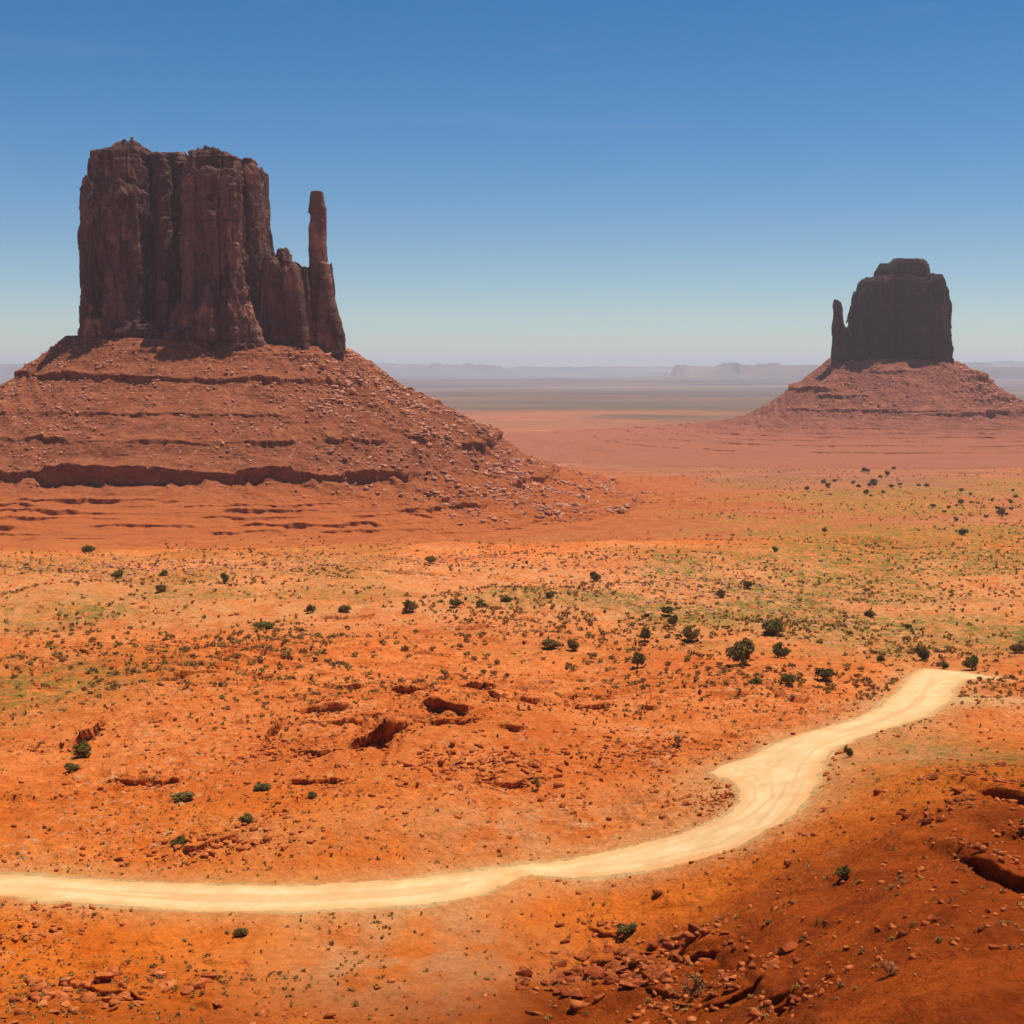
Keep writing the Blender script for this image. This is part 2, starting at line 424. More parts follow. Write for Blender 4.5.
# ------------------------------------------------------------------ materials
class NT:
    def __init__(s, name, rough=0.95, spec=0.03):
        s.m = bpy.data.materials.new(name); s.m.use_nodes = True
        s.n, s.l = s.m.node_tree.nodes, s.m.node_tree.links
        s.b = s.n['Principled BSDF']; s.b.inputs['Roughness'].default_value = rough
        s.b.inputs['Specular IOR Level'].default_value = spec
        s.pos = s.n.new('ShaderNodeNewGeometry').outputs['Position']
    def scaled(s, v, sc):
        m = s.n.new('ShaderNodeMapping'); m.vector_type = 'POINT'; m.inputs['Scale'].default_value = sc
        s.l.new(v, m.inputs['Vector']); return m.outputs[0]
    def noise(s, scale=(1, 1, 1), detail=5, rough=0.6, vec=None, dist=0.0):
        t = s.n.new('ShaderNodeTexNoise'); t.inputs['Scale'].default_value = 1; t.inputs['Detail'].default_value = detail
        t.inputs['Roughness'].default_value = rough; t.inputs['Distortion'].default_value = dist
        s.l.new(s.scaled(vec or s.pos, scale), t.inputs['Vector']); return t.outputs['Fac']
    def voro(s, scale, feature='F1', out='Distance', vec=None):
        t = s.n.new('ShaderNodeTexVoronoi'); t.feature = feature; t.inputs['Scale'].default_value = 1
        s.l.new(s.scaled(vec or s.pos, scale), t.inputs['Vector']); return t.outputs[out]
    def ramp(s, fac, a, b, c0=0.0, c1=1.0):
        m = s.n.new('ShaderNodeMapRange'); m.inputs[1].default_value = a; m.inputs[2].default_value = b
        m.inputs[3].default_value = c0; m.inputs[4].default_value = c1; m.interpolation_type = 'SMOOTHSTEP'
        s.l.new(fac, m.inputs[0]); return m.outputs[0]
    def attr(s, name):
        a = s.n.new('ShaderNodeAttribute'); a.attribute_name = name; return a.outputs['Fac']
    def mix(s, fac, a, b):
        m = s.n.new('ShaderNodeMix'); m.data_type = 'RGBA'
        if isinstance(fac, float): m.inputs[0].default_value = fac
        else: s.l.new(fac, m.inputs[0])
        for i, v in ((6, a), (7, b)):
            if isinstance(v, tuple): m.inputs[i].default_value = v + (1,)
            else: s.l.new(v, m.inputs[i])
        return m.outputs[2]
    def math(s, op, a, b=0.0):
        m = s.n.new('ShaderNodeMath'); m.operation = op
        for i, v in ((0, a), (1, b)):
            if isinstance(v, (float, int)): m.inputs[i].default_value = v
            else: s.l.new(v, m.inputs[i])
        return m.outputs[0]
    def bump(s, h, strength=0.5, dist=0.3):
        b = s.n.new('ShaderNodeBump'); b.inputs['Strength'].default_value = strength; b.inputs['Distance'].default_value = dist
        s.l.new(h, b.inputs['Height']); s.l.new(b.outputs[0], s.b.inputs['Normal'])
    def color(s, c): s.l.new(c, s.b.inputs['Base Color'])

SOIL = (0.62, 0.185, 0.052)
def ground_material():
    t = NT('red_desert_soil')
    big = t.noise((0.02, 0.02, 0.03), 6, 0.65, dist=0.6)
    med = t.noise((0.11, 0.09, 0.2), 8, 0.72, dist=0.3)
    fine = t.noise((0.9, 0.9, 0.9), 5, 0.7)
    c = t.mix(t.ramp(med, 0.36, 0.64), (0.64, 0.150, 0.026), (0.78, 0.240, 0.064))
    c = t.mix(t.ramp(big, 0.44, 0.60, 0, 0.65), c, (0.56, 0.122, 0.020))
    c = t.mix(t.ramp(t.noise((0.42, 0.26, 0.6), 9, 0.82), 0.52, 0.61, 0, 0.75), c, (0.42, 0.085, 0.016))
    c = t.mix(t.ramp(t.noise((0.37, 0.24, 0.6), 9, 0.82, dist=0.5), 0.53, 0.64, 0, 0.8), c, (0.78, 0.31, 0.105))
    pale = t.math('MULTIPLY', t.attr('pale'), t.ramp(t.noise((0.16, 0.11, 0.3), 6, 0.7), 0.32, 0.62))
    c = t.mix(t.attr('amber'), c, t.mix(t.ramp(med, 0.34, 0.66), (0.66, 0.135, 0.010), (0.80, 0.205, 0.022)))
    c = t.mix(pale, c, (0.67, 0.285, 0.105))
    c = t.mix(t.attr('deep'), c, t.mix(t.ramp(med, 0.3, 0.7), (0.20, 0.033, 0.004), (0.42, 0.078, 0.008)))  # dark soil tone, carrying painted shade at the lower right
    vegn = t.ramp(t.noise((0.30, 0.16, 0.4), 8, 0.78), 0.40, 0.56)
    veg = t.math('MULTIPLY', t.attr('veg'), vegn)
    c = t.mix(veg, c, t.mix(t.ramp(fine, 0.35, 0.65), (0.16, 0.125, 0.022), (0.29, 0.20, 0.042)))
    rk = t.math('MULTIPLY', t.attr('rock'), t.ramp(t.noise((0.5, 0.5, 0.8), 6, 0.75), 0.52, 0.66))
    c = t.mix(rk, c, (0.68, 0.33, 0.15))
    rk2 = t.math('MULTIPLY', t.attr('rock'), t.ramp(t.noise((0.7, 0.7, 0.8), 6, 0.75), 0.60, 0.66))
    c = t.mix(rk2, c, (0.24, 0.07, 0.025))
    c = t.mix(t.attr('dust'), c, t.mix(t.ramp(t.noise((0.25, 0.25, 0.25), 5, 0.6), 0.35, 0.7), (0.64, 0.36, 0.14), (0.72, 0.46, 0.20)))
    # far plain soil bands, desaturated with distance to paint in extra haze
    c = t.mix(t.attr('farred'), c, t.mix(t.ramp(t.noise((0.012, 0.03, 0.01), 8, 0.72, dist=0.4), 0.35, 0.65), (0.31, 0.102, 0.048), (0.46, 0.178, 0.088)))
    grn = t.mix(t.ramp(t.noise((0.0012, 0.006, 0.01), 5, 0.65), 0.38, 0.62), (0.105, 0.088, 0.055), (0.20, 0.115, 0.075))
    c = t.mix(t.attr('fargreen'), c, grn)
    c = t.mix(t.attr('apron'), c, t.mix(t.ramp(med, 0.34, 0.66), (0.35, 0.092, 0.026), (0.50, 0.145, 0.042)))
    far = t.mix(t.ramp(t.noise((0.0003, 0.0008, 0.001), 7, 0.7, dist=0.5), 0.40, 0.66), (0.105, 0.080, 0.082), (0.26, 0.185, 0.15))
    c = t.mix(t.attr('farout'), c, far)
    spk = t.ramp(fine, 0.25, 0.8, 0.80, 1.18)
    mm = t.n.new('ShaderNodeVectorMath'); mm.operation = 'SCALE'; t.l.new(c, mm.inputs[0]); t.l.new(spk, mm.inputs['Scale'])
    t.color(mm.outputs[0])
    h = t.math('ADD', t.noise((1.3, 1.3, 1.3), 6, 0.7), t.math('MULTIPLY', t.noise((0.25, 0.25, 0.3), 5, 0.6), 1.6))
    t.bump(h, 1.0, 0.9)
    return t.m

def road_material():
    t = NT('pale_packed_dirt')
    n = t.noise((0.22, 0.22, 0.2), 6, 0.65)
    c = t.mix(t.ramp(n, 0.3, 0.7), (0.54, 0.335, 0.15), (0.65, 0.445, 0.225))
    c2 = t.mix(t.ramp(t.noise((0.35, 0.10, 0.2), 5, 0.6), 0.5, 0.75, 0, 0.5), c, (0.70, 0.52, 0.29))
    c2 = t.mix(t.ramp(t.attr('rut'), 0.40, 0.08, 0, 0.5), c2, (0.50, 0.27, 0.11))
    c2 = t.mix(t.ramp(t.noise((0.9, 0.9, 0.9), 6, 0.75), 0.56, 0.70, 0, 0.4), c2, (0.52, 0.29, 0.12))
    c3 = t.mix(t.attr('edge'), c2, t.mix(t.ramp(n, 0.3, 0.7), (0.62, 0.26, 0.085), (0.66, 0.34, 0.13)))
    t.color(c3)
    t.bump(t.noise((1.2, 1.2, 1.2), 5, 0.6), 0.3, 0.15)
    return t.m

def talus_material(name, dark, mid, pale, low, zlo, zhi, sc):
    t = NT(name)
    g = t.n.new('ShaderNodeSeparateXYZ'); t.l.new(t.pos, g.inputs[0]); z = g.outputs['Z']
    n = t.noise((0.07 * sc, 0.07 * sc, 0.16 * sc), 6, 0.7)
    c = t.mix(t.ramp(n, 0.34, 0.66), dark, mid)
    lowm = t.ramp(z, zlo, zhi, 1.0, 0.0)
    c = t.mix(lowm, c, low)
    band = t.noise((0.004, 0.004, 0.55 * sc), 4, 0.7)
    c = t.mix(t.ramp(band, 0.5, 0.7, 0, 0.45), c, dark)
    sp = t.ramp(t.noise((0.30 * sc, 0.30 * sc, 0.5 * sc), 6, 0.8), 0.57, 0.65)
    c = t.mix(t.math('MULTIPLY', sp, t.ramp(z, zlo, zhi, 0.25, 1.0)), c, pale)
    sp2 = t.ramp(t.noise((0.33 * sc, 0.38 * sc, 0.5 * sc), 5, 0.75), 0.60, 0.70)
    c = t.mix(t.math('MULTIPLY', sp2, 0.6), c, tuple(v * 0.55 for v in dark))
    t.color(c)
    t.bump(t.math('ADD', t.noise((0.35 * sc, 0.35 * sc, 0.6 * sc), 7, 0.75), t.math('MULTIPLY', t.noise((0.01, 0.01, 0.8 * sc), 3, 0.6), 0.5)), 1.0, 1.6 / sc)
    return t.m

def cliff_material(name, dark, mid, pale, sc):
    t = NT(name, 0.9, 0.12)
    streak = t.noise((0.09 * sc, 0.09 * sc, 0.010 * sc), 6, 0.65, dist=0.4)
    c = t.mix(t.ramp(streak, 0.36, 0.62), dark, mid)
    fresh = t.noise((0.045 * sc, 0.045 * sc, 0.035 * sc), 5, 0.6)
    c = t.mix(t.ramp(fresh, 0.56, 0.68, 0, 0.75), c, pale)
    band = t.noise((0.008 * sc, 0.008 * sc, 0.5 * sc), 4, 0.7)
    c = t.mix(t.ramp(band, 0.52, 0.66, 0, 0.4), c, tuple(v * 0.6 for v in dark))
    broad_shade = t.noise((0.03 * sc, 0.03 * sc, 0.006 * sc), 3, 0.5)
    c = t.mix(t.ramp(broad_shade, 0.50, 0.62, 0, 0.6), c, dark)  # broad tone contrast painted in for shadowed recesses against lighter fronts
    crack = t.ramp(t.noise((0.45 * sc, 0.45 * sc, 0.04 * sc), 5, 0.65), 0.57, 0.66, 0, 0.85)
    c = t.mix(crack, c, tuple(v * 0.45 for v in dark))
    t.color(c)
    h = t.math('ADD', t.noise((0.35 * sc, 0.35 * sc, 0.09 * sc), 7, 0.7), t.math('MULTIPLY', band, 0.35))
    t.bump(h, 1.0, 2.2 / sc)
    return t.m

def rock_material(name, a, b, d):
    t = NT(name)
    oi = t.n.new('ShaderNodeObjectInfo').outputs['Random']
    c = t.mix(oi, a, b)
    c = t.mix(t.ramp(t.noise((0.9, 0.9, 1.6), 5, 0.7), 0.40, 0.62), c, d)
    t.color(c); t.bump(t.noise((1.6, 1.6, 3), 6, 0.7), 0.8, 0.3)
    return t.m
def leaf_material(name, a, b):
    t = NT(name, 0.8, 0.2)
    c = t.mix(t.ramp(t.noise((1.2, 1.2, 1.2), 4, 0.7), 0.35, 0.65), a, b)
    oi = t.n.new('ShaderNodeObjectInfo').outputs['Random']
    c = t.mix(t.ramp(oi, 0.3, 1.0, 0, 0.6), c, (b[0] * 1.15, b[1] * 0.85, b[2] * 0.9))
    t.color(c)
    t.b.inputs['Subsurface Weight'].default_value = 0.0
    return t.m
def bark_material():
    t = NT('juniper_bark')
    t.color(t.mix(t.noise((6, 6, 1), 5, 0.7), (0.10, 0.06, 0.035), (0.24, 0.16, 0.10)))
    t.bump(t.noise((9, 9, 2), 4, 0.6), 0.8, 0.05); return t.m

M_GROUND, M_ROAD, M_BARK = ground_material(), road_material(), bark_material()
M_ROCK = rock_material('broken_orange_sandstone', (0.48, 0.125, 0.032), (0.62, 0.20, 0.062), (0.34, 0.075, 0.018))
M_ROCK_SHADE = rock_material('shade_toned_sandstone', (0.30, 0.066, 0.018), (0.44, 0.125, 0.036), (0.17, 0.034, 0.010))  # sandstone darkened all over to paint in the blocks' shaded faces
M_ROCKP = rock_material('broken_pink_sandstone', (0.52, 0.25, 0.16), (0.74, 0.46, 0.33), (0.42, 0.16, 0.09))
M_TALW = talus_material('talus_red_shale', (0.19, 0.056, 0.026), (0.31, 0.098, 0.043), (0.58, 0.30, 0.19), (0.43, 0.118, 0.034), -95, -60, 1.0)
M_TALE = talus_material('far_talus_shale', (0.20, 0.068, 0.044), (0.30, 0.105, 0.066), (0.48, 0.24, 0.17), (0.35, 0.120, 0.064), -100, -70, 0.6)
M_CLW = cliff_material('varnished_sandstone', (0.060, 0.028, 0.023), (0.175, 0.080, 0.060), (0.42, 0.19, 0.12), 1.0)
M_CLE = cliff_material('dark_sandstone', (0.026, 0.013, 0.013), (0.055, 0.026, 0.024), (0.19, 0.080, 0.05), 0.6)
M_JUN = leaf_material('juniper_foliage', (0.075, 0.070, 0.012), (0.21, 0.165, 0.035))
M_SCR = leaf_material('scrub_foliage', (0.25, 0.165, 0.034), (0.42, 0.265, 0.060))
M_DRY = leaf_material('dry_bush_foliage', (0.22, 0.105, 0.028), (0.42, 0.20, 0.06))

# ------------------------------------------------------------------ terrain mesh
def build_terrain():
    th = np.concatenate([np.linspace(-180, -60, 26, endpoint=False), np.linspace(-60, -26, 60, endpoint=False), np.linspace(-26, -21.5, 60, endpoint=False),
                         np.linspace(-21.5, 21.5, 1240, endpoint=False), np.linspace(21.5, 26, 60, endpoint=False), np.linspace(26, 60, 60, endpoint=False), np.linspace(60, 180, 27)])
    th = np.radians(th)
    rr = np.concatenate([np.geomspace(1.5, 70, 40, endpoint=False), np.geomspace(70, 105, 160, endpoint=False), np.geomspace(105, 680, 1080, endpoint=False),
                         np.geomspace(680, 2600, 330, endpoint=False), np.geomspace(2600, 45000, 330)])
    TH, RR = np.meshgrid(th, rr)
    X, Y = RR * np.sin(TH), RR * np.cos(TH)
    Z, q, u, rs, sy = terrain_z(X, Y)
    # keep the sheet under the two slopes of fallen rock
    att = {}
    def blob(px, py, rx, ry, s=1.0):
        cx, cy = base_pt(px, py)
        return s * np.exp(-(((X - cx) / rx) ** 2 + ((Y - cy) / ry) ** 2))
    wob = fbm2(X / 30, Y / 30, 4, 71)
    wobL = fbm2(X / 90, Y / 90, 4, 72)
    pale = 0.9 * sstep(300, 400, q + wobL * 90) * (1 - sstep(520, 690, q + 160 * wob)) * (1 - 0.5 * sstep(0.0, 0.5, wobL))
    pale = pale + blob(760, 600, 45, 90, 0.8) + blob(420, 940, 9, 14, 0.8) + blob(520, 830, 14, 14, 0.6) + blob(700, 800, 12, 16, 0.6) + blob(910, 730, 8, 14, 0.7) + blob(300, 850, 26, 10, 0.4) + blob(395, 965, 13, 15, 1.0) + blob(990, 700, 18, 12, 1.3) + blob(925, 745, 7, 10, 0.6)
    for tx in (405, 432):                      # the faint pair of wheel tracks running off the road
        (ax, ay), (bx, by) = base_pt(tx, 906), base_pt(tx + 22, 1030)
        tt = ((X - ax) * (bx - ax) + (Y - ay) * (by - ay)) / ((bx - ax) ** 2 + (by - ay) ** 2)
        dd = np.abs((X - ax) * (by - ay) - (Y - ay) * (bx - ax)) / math.hypot(bx - ax, by - ay)
        pale = pale + 1.6 * np.exp(-(dd / 0.5) ** 2) * (tt > -0.02) * (tt < 1.2) * (0.6 + 0.6 * wob)
    att['pale'] = pale.clip(0, 1)
    veg = 0.55 * sstep(250, 380, q) * (1 - sstep(640, 720, q)) * sstep(-0.05, 0.35, wobL + 0.5 * wob)
    veg = veg + 1.2 * sstep(-0.04, 0.18, u + 0.14 * wobL) * sstep(330, 450, q) * (1 - sstep(600, 760, q)) * (0.55 + 1.0 * wob + 0.5 * wobL).clip(0, 1)
    veg = veg + sstep(0.06, 0.26, u + 0.07 * wobL) * sstep(520, 700, q) * (1 - sstep(1150, 1500, q)) * (0.75 + 0.5 * wobL)
    veg = veg + 0.6 * sstep(640, 760, q) * (1 - sstep(1400, 1700, q)) * sstep(0.05, 0.4, wobL + 0.6 * wob)
    veg = veg + blob(1000, 640, 60, 60, 0.7) + blob(20, 690, 24, 40, 0.9) + blob(30, 610, 60, 50, 0.5) + blob(960, 740, 12, 22, 0.8) + blob(900, 770, 18, 18, 0.35)
    att['veg'] = veg.clip(0, 1)
    soil_shade = blob(1060, 950, 50, 36, 1.6)  + blob(930, 820, 22, 20, 0.35) + blob(700, 985, 16, 16, 0.55) + blob(20, 1010, 20, 9, 0.35) + blob(1010, 760, 12, 24, 0.5)  # darker red soil; the lower-right blob also paints in shadow and lens fall-off
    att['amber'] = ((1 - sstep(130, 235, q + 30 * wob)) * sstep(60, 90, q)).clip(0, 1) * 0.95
    att['deep'] = (soil_shade * (0.9 + 0.5 * wob) ).clip(0, 1)
    e = rs + fbm2(X / 5, Y / 5, 3, 75) * 1.1
    att['dust'] = (0.95 * (1 - sstep(-0.3, 1.6, e)) + 0.42 * (1 - sstep(0, 9, e)) + 0.07 * blob(395, 955, 12, 15) + 0.5 * blob(985, 700, 15, 9) + 0.25 * blob(930, 745, 8, 10)).clip(0, 1) * (rs < 95)
    rut = n2(rs / 0.8 + 0.6 * n2(X / 30, Y / 30, 79), (X + Y) / 60, 80) + 0.6 * n2(rs / 0.35, (X + Y) / 25, 81)
    att['rut'] = rut * 0.5 + 0.5
    att['edge'] = sstep(-2.4, 0.2, e) * 0.7
    rug = sstep(0.0, 0.5, fbm2(X / 26 + 9, Y / 26, 3, 31))
    att['rock'] = (rug * sstep(80, 120, q) * (1 - sstep(500, 700, q)) + 0.5 * sstep(350, 450, q) * (1 - sstep(650, 700, q)) + blob(220, 850, 24, 8, 0.7) + blob(490, 770, 12, 14, 1) + blob(640, 740, 10, 12, 1) + blob(720, 790, 7, 10, 1)).clip(0, 1)
    far_m = (q > 650) & (q < 1700); ap = np.zeros(X.shape)
    Sa, _p = TW.S_of(X[far_m], Y[far_m]); ap[far_m] = 1 - sstep(250, 400, Sa + 90 * wob[far_m] + 60 * wobL[far_m])
    att['apron'] = ap * sstep(600, 690, q + 60 * wobL + 30 * wob)
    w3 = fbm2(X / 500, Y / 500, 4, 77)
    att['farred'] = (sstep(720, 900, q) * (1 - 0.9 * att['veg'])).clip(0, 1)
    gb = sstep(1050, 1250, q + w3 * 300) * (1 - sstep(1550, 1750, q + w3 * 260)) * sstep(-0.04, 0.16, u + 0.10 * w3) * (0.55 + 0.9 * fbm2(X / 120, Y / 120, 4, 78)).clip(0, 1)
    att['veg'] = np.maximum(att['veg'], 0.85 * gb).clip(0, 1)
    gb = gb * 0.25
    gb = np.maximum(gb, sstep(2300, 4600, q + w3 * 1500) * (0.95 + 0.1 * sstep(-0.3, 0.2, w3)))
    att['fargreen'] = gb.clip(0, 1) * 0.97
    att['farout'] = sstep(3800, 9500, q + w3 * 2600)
    att['veg'] *= (1 - sstep(1300, 1800, q))
    # road faces
    Y0 = Y; Y = Y + sy
    cs = (rs[:-1, :-1] + rs[1:, :-1] + rs[:-1, 1:] + rs[1:, 1:]) / 4
    wo = fbm2(X / 2.2, Y0 / 2.2, 3, 76)[:-1, :-1] * 0.55
    isroad = (cs + wo) < 0
    far = np.zeros_like(isroad)
    far[:] = (q[:-1, :-1] > 10500)
    zc = Z[:-1, :-1]
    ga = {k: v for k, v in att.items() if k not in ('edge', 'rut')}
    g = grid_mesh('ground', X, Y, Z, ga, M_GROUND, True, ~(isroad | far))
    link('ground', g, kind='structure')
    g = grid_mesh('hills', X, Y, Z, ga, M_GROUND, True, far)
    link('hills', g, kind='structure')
    g = grid_mesh('road', X, Y, Z, {'edge': att['edge'], 'rut': att['rut']}, M_ROAD, True, isroad)
    link('road', g, kind='structure')
build_terrain()

# ------------------------------------------------------------------ talus slopes
def build_talus(T, nphi, mat, parent):
    front = np.linspace(-R(200), R(20), nphi)
    back = np.linspace(R(20), R(160), 160)[1:]
    phi = np.concatenate([front, back])
    S = [-45.0]
    while S[-1] < T.smax:
        s = S[-1]
        near_ledge = any(abs(s - l[0]) < 6 for l in T.ledges)
        S.append(s + (6 if s < -8 else (0.45 if near_ledge else 1.0 if s < 250 else 2.2) * (1.0 if T is TW else 1.7)))
    S = np.array(S)
    PH, SS = np.meshgrid(phi, S)
    Z = T.zs(SS, PH)
    SS = SS + T.lean
    UX, UY = T.unit(PH); X = T.cx + UX * (T.a + SS); Y = T.cy + UY * (T.b + SS)
    # overhanging, jagged ledge faces
    X = X + 0.5 * n2(X / 3, Z / 2 + Y / 3, 91); Y = Y + 0.6 * n2(X / 3 + 5, Z / 1.5 + Y / 5, 92)
    me = grid_mesh('talus_slope', X, Y, Z, None, mat, True)
    return link('talus_slope', me, parent)

# ------------------------------------------------------------------ cliffs: distance field, then surface nets
def surface_nets(V, origin, h):
    nx, ny, nz = V.shape
    ins = V < 0
    c = [(i, j, k) for i in (0, 1) for j in (0, 1) for k in (0, 1)]
    cnt = sum(ins[i:nx - 1 + i, j:ny - 1 + j, k:nz - 1 + k].astype(np.uint8) for i, j, k in c)
    act = (cnt > 0) & (cnt < 8)
    ids = np.full(act.shape, -1, np.int32); A = np.argwhere(act); ids[act] = np.arange(len(A))
    acc = np.zeros((len(A), 3)); n = np.zeros(len(A))
    for a in c:
        for ax in range(3):
            if a[ax]: continue
            b = list(a); b[ax] = 1
            va = V[A[:, 0] + a[0], A[:, 1] + a[1], A[:, 2] + a[2]]; vb = V[A[:, 0] + b[0], A[:, 1] + b[1], A[:, 2] + b[2]]
            m = (va < 0) != (vb < 0)
            t = np.where(m, va / np.where(m, va - vb, 1), 0)
            p = np.tile(np.array(a, float), (len(A), 1)); p[:, ax] += t
            acc[m] += p[m]; n[m] += 1
    co = (A + acc / n[:, None]) * h + origin
    F_ = []
    for ax in range(3):
        sl0 = [slice(1, -1)] * 3; sl1 = [slice(1, -1)] * 3
        sl0[ax] = slice(0, V.shape[ax] - 1); sl1[ax] = slice(1, V.shape[ax])
        a, b = ins[tuple(sl0)], ins[tuple(sl1)]
        for flip, m in ((0, a & ~b), (1, ~a & b)):
            P = np.argwhere(m)
            off = [1, 1, 1]; off[ax] = 0
            P = P + off
            u_, v_ = (ax + 1) % 3, (ax + 2) % 3
            def cid(du, dv):
                Q = P.copy(); Q[:, u_] -= du; Q[:, v_] -= dv
                return ids[Q[:, 0], Q[:, 1], Q[:, 2]]
            q = np.stack([cid(1, 1), cid(0, 1), cid(0, 0), cid(1, 0)], -1)
            F_.append(q[:, ::-1] if flip else q)
    F_ = np.concatenate(F_)
    return co, F_[(F_ >= 0).all(1)]

def build_cliff(name, pieces, Yf, vox, seed, parent, mat, amp, sc, top_py, base_py, lay_top, lay_base, thin_px):
    """pieces: (keys [(py, pxl, pxr)], y front, y back, corner radius) around distance Yf"""
    P = []
    for keys, yf, yb, rad in pieces:
        yn, yr = Yf + yf * 0.8, Yf + yb * 0.6
        ya, yb_ = (yn, yr) if keys[0][1] < 512 else (yr, yn)
        k = sorted([(zpix(py, Yf + yf * 0.5) - (0.8 if py < base_py - 60 else 0), xpix(a, ya, zpix(py, Yf)), xpix(b, yb_, zpix(py, Yf))) for py, a, b in keys])
        P.append((np.array(k), yf, yb, rad))
    x0 = min(p[0][:, 1].min() for p in P) - 8; x1 = max(p[0][:, 2].max() for p in P) + 8
    y0 = min(p[1] for p in P) - 8; y1 = max(p[2] for p in P) + 8
    z0 = zpix(base_py, Yf) ; z1 = max(p[0][-1, 0] for p in P) + 5
    gx = np.arange(x0, x1, vox); gy = np.arange(y0, y1, vox); gz = np.arange(z0, z1, vox)
    V = np.full((len(gx), len(gy), len(gz)), 50.0, np.float32)
    X2, Y2 = np.meshgrid(gx, gy, indexing='ij')
    for iz, z in enumerate(gz):
        lay = V[:, :, iz]
        for k, yf, yb, rad in P:
            if z > k[-1, 0] + 6: continue
            a = np.interp(z, k[:, 0], k[:, 1]); b = np.interp(z, k[:, 0], k[:, 2])
            ins = max(0.0, (z - (k[-1, 0] - 7))) * (0.25 if yb - yf > 30 else 0.0)          # round the brow
            hx, hy = (b - a) / 2, (yb - yf) / 2 - ins
            r = min(rad, hx * 0.9, max(hy, 0.5) * 0.9)
            dx = np.abs(X2 - (a + b) / 2) - (hx - r); dy = np.abs(Y2 - (yf + yb) / 2) - (hy - r)
            d = np.hypot(np.maximum(dx, 0), np.maximum(dy, 0)) + np.minimum(np.maximum(dx, dy), 0) - r
            d = np.maximum(d, z - k[-1, 0])
            np.minimum(lay, d, out=lay)
    I = np.argwhere(np.abs(V) < amp * 2.2 + 2 * vox)
    x, y, z = gx[I[:, 0]], gy[I[:, 1]], gz[I[:, 2]]
    s = sc
    wx = n3(x / (14 * s), y / (14 * s), z / (40 * s), seed) * 3 * s
    fl = 1 - np.abs(n3((x + wx) / (9.5 * s), (y + wx) / (9.5 * s), z / (75 * s), seed + 1)) * 2.4
    d = fl.clip(-0.2, 1) * -0.0 + (1 - fl.clip(0, 1)) * 0.0
    d = n3(x / (24 * s), y / (24 * s), z / (60 * s), seed + 2) * 0.5
    rib = np.abs(n3((x + wx * 2) / (17 * s), (y + wx) / (17 * s), z / (120 * s), seed + 12))
    d += (0.30 - rib) * 0.45
    crack = (1 - np.abs(n3((x + wx) / (11 * s), (y + wx) / (11 * s), z / (90 * s), seed + 3)) * 7.0).clip(0, 1)
    d += crack * 0.9
    crack2 = (1 - np.abs(n3((x - wx * 0.6) / (5 * s), (y + wx * 0.6) / (5 * s), z / (34 * s), seed + 4)) * 4.5).clip(0, 1)
    d += crack2 * 0.33
    # joint blocks: slabs standing proud of or behind each other
    w2 = n3(x / (9 * s), y / (9 * s), z / (9 * s), seed + 5) * 0.35
    for bs, bz, am, sd in ((13.0, 48.0, 0.85, 5), (7.0, 24.0, 0.50, 6), (3.8, 10.0, 0.30, 7), (2.0, 4.5, 0.15, 8)):
        cx_, cy_ = np.floor(x / (bs * s) + w2), np.floor(y / (bs * s) + w2 * 0.7)
        oz = _h(cx_, cy_, np.zeros_like(cx_), seed + sd)
        cz_ = np.floor(z / (bz * s) + oz * 3 + w2 * 0.4)
        low = 1.0
        if bs < 5: low = 0.6 + 0.9 * sstep(zpix(lay_base, Yf) + 45 * s, zpix(lay_base, Yf), z)
        d += (_h(cx_, cy_, cz_, seed + sd + 20) - 0.5) * 2 * am * low
    thin = np.ones_like(x)
    for a_, b_ in thin_px:
        xa, xb = xpix(a_, Yf, 60), xpix(b_, Yf, 60); thin = np.where((x > xa) & (x < xb), 0.42 if a_ < 300 or a_ > 400 else 0.26, thin)
    ft = sstep(zpix(lay_top, Yf) - 6 * s, zpix(lay_top, Yf) + 4 * s, z)
    fb = sstep(zpix(lay_base, Yf) + 4 * s, zpix(lay_base, Yf) - 8 * s, z)
    bed = n3(x / (40 * s), y / (40 * s), z / (1.5 * s), seed + 9) * 0.45 + (_h(np.floor(z / (2.2 * s) + w2 * 0.5), np.zeros_like(z), np.zeros_like(z), seed + 10) - 0.5) * 0.7
    d += bed * (0.12 + 0.5 * ft + 0.6 * fb)
    d *= 1 - 0.45 * ft
    d += n3(x / 1.6, y / 1.6, z / 2.5, seed + 11) * 0.10
    V[I[:, 0], I[:, 1], I[:, 2]] += (d * amp * thin).astype(np.float32)
    V[:, :, 0] = 5; V[0] = 5; V[-1] = 5; V[:, 0] = 5; V[:, -1] = 5; V[:, :, -1] = 5
    co, fc = surface_nets(V, np.array([gx[0], gy[0], gz[0]]), vox)
    co[:, 1] += Yf
    lab = np.arange(len(co))                       # drop loose crumbs
    for _ in range(400):
        m = lab[fc].min(1); new = lab.copy()
        for c_ in range(4): np.minimum.at(new, fc[:, c_], m)
        new = new[new]
        if (new == lab).all(): break
        lab = new
    u_, cn = np.unique(lab, return_counts=True)
    return co, fc[lab[fc[:, 0]] == u_[cn.argmax()]]

def split_mesh(co, fc, mask_fn):
    c = co[fc].mean(1); m = mask_fn(c)
    out = []
    for mm in (m, ~m):
        f = fc[mm]; used = np.unique(f); rem = np.zeros(len(co), np.int64); rem[used] = np.arange(len(used))
        out.append((co[used], rem[f]))
    return out

